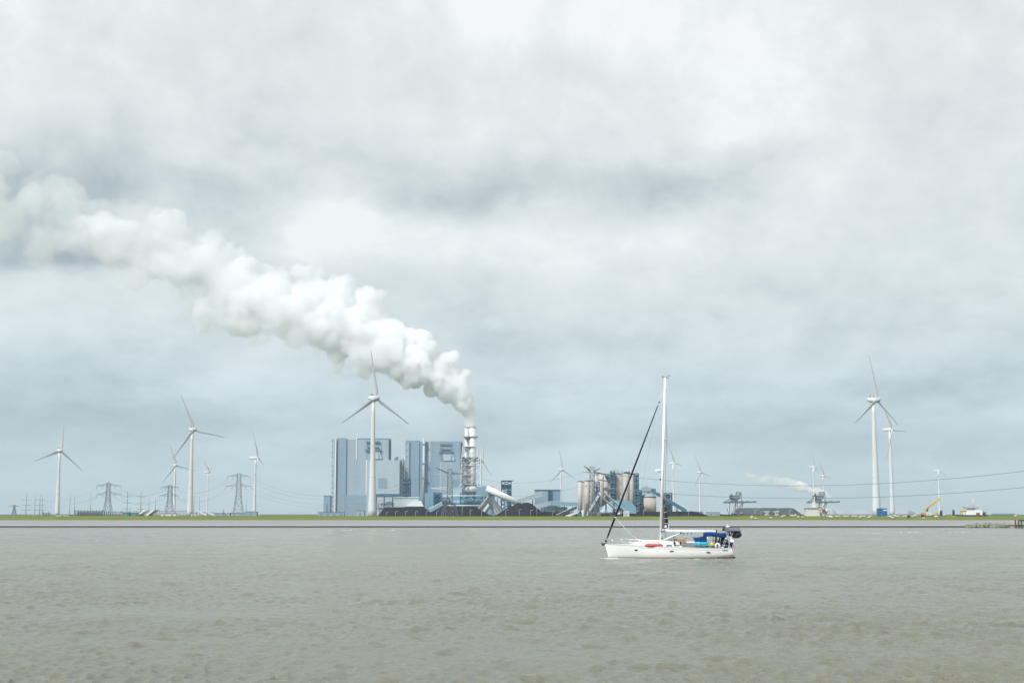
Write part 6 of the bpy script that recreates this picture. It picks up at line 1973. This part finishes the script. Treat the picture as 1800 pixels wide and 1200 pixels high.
on_boat('towel_roll', TURQ, 'bright turquoise cloth bundle on the cockpit side below the blue sprayhood', 'cloth bundle', turq)
on_boat('fender', YELB, 'round yellow float hanging at the cockpit side right of the turquoise bundle', 'fender', lambda b: b.ball(Lp(1251.5, 955.9, -1.6), 0.15, 0.14, 0.17, 14, 9), [('rope', OFFW, lambda b: b.tube(Lp(1251.5, 954, -1.6), Lp(1251.8, 950.5, -1.6), 0.015))])
on_boat('dinghy', BLACKM, 'black inflatable dinghy slung under the solar panel at the stern', 'dinghy', lambda b: (b.ball(Lp(1296.5, 938.8, -0.2), 0.42, 1.1, 0.36, 16, 10), b.ball(Lp(1288, 937.8, -0.2), 0.62, 1.0, 0.26, 16, 10), b.ball(Lp(1294.0, 941.8, -0.4), 0.45, 0.8, 0.22, 14, 8)),
        [('valve', GREYC, lambda b: b.tube(Lp(1295, 942.4, -1.16), Lp(1295, 942.4, -1.0), 0.06)), ('strap', STST, lambda b: b.tube(Lp(1284, 934.5, -1.2), Lp(1283.2, 944, -1.1), 0.02))])


# ------------------------------------------------------------------ foam and wake
def foam(name, label, pts, m, seed):
    rng = random.Random(seed)
    bm = bmesh.new()
    for (px, py, r, n, sx, sy) in pts:
        Y = H * F / (py - 903) if py > 903 else 400
        c = at(px, py, Y)
        for _ in range(n):
            rr = r * rng.uniform(0.35, 1.0)
            p = Vector((c.x + rng.gauss(0, sx), c.y + rng.gauss(0, sy), 0.012))
            bmesh.ops.create_icosphere(bm, subdivisions=1, radius=1, matrix=Matrix.Translation(p) @ Euler((0, 0, rng.uniform(-0.3, 0.3))).to_matrix().to_4x4() @ Matrix.Diagonal((rr * rng.uniform(1, 3.0), rr * rng.uniform(.5, 1), rr * 0.35, 1)))
    me = bpy.data.meshes.new(name); bm.to_mesh(me); bm.free(); me.materials.append(m)
    o = bpy.data.objects.new(name, me); C.objects.link(o)
    return tag(o, label, 'foam', kind='stuff')


FOAM = mat('foam', (0.74, 0.72, 0.64), 0.9, var=0.08, scale=2)
fp = []
for i in range(40):
    u = i / 39
    fp.append((1070 + u * 50, 979.4 + 1.8 * math.sin(u * 2.2) * (1 - u * .5), 0.055 * (1.15 - u), int(10 * (1.1 - u)) + 2, 0.5, 0.5))
for i in range(30):
    fp.append((1120 + i * 5.6, 980.4 + (i % 3) * 0.5, 0.04, 9, 0.6, 0.3))
foam('foam', 'white bow wave and foam along the hull of the yacht', fp, FOAM, 5)
foam('foam', 'thin trail of foam flecks behind the stern of the yacht', [(1296 + i * 9, 979.9 + (i % 2) * 0.3, 0.05, 3, 0.8, 0.25) for i in range(26)], FOAM, 6)
foam('foam', 'short white wave crests far out near the opposite bank', [(px, py, r, n, sx, sy) for px, py, r, n, sx, sy in
     ((203, 949, .12, 14, 1.5, .3), (285, 954.6, .08, 5, .4, .2), (440, 945, .14, 22, 2.2, .5), (475, 967, .05, 4, 1.0, .2), (30, 951, .07, 6, 1.2, .2), (395, 957, .06, 5, 1.2, .2), (1605, 935, .22, 34, 5, .9), (1540, 936.5, .14, 16, 5, .6), (1710, 935, .14, 14, 3, .5), (1470, 978, .05, 8, 2.5, .3),
      (1560, 979, .04, 8, 3, .3), (1330, 947, .08, 6, 1.5, .3), (640, 931, .2, 16, 7, .8), (820, 950, .05, 8, 2.5, .3), (1120, 938.6, .10, 8, 1.0, .3), (300, 943.5, .07, 7, 3, .3), (60, 932, .16, 14, 8, 1), (900, 943, .05, 6, 3, .3))], FOAM, 7)
foam('foam', 'white splash where the waves break on the end of the stone breakwater', [(1693 + i, 923.0, 0.30, 14, 1.2, 0.7) for i in range(10)], FOAM, 8)

# ------------------------------------------------------------------ the air
def haze():
    b = MB(); b.box(-17000, 17000, -200, 27000, -1.6, 780)
    mt = bpy.data.materials.new('haze'); mt.use_nodes = True
    nt = mt.node_tree; nt.nodes.clear()
    out = nt.nodes.new('ShaderNodeOutputMaterial'); v = nt.nodes.new('ShaderNodeVolumePrincipled')
    v.inputs['Color'].default_value = (0.80, 0.90, 1.0, 1)
    v.inputs['Density'].default_value = 5.0e-5
    v.inputs['Anisotropy'].default_value = 0.2
    nt.links.new(v.outputs[0], out.inputs['Volume'])
    o = b.build('haze', mt)
    tag(o, 'thin bluish haze over the water and the far shore', kind='stuff')


haze()
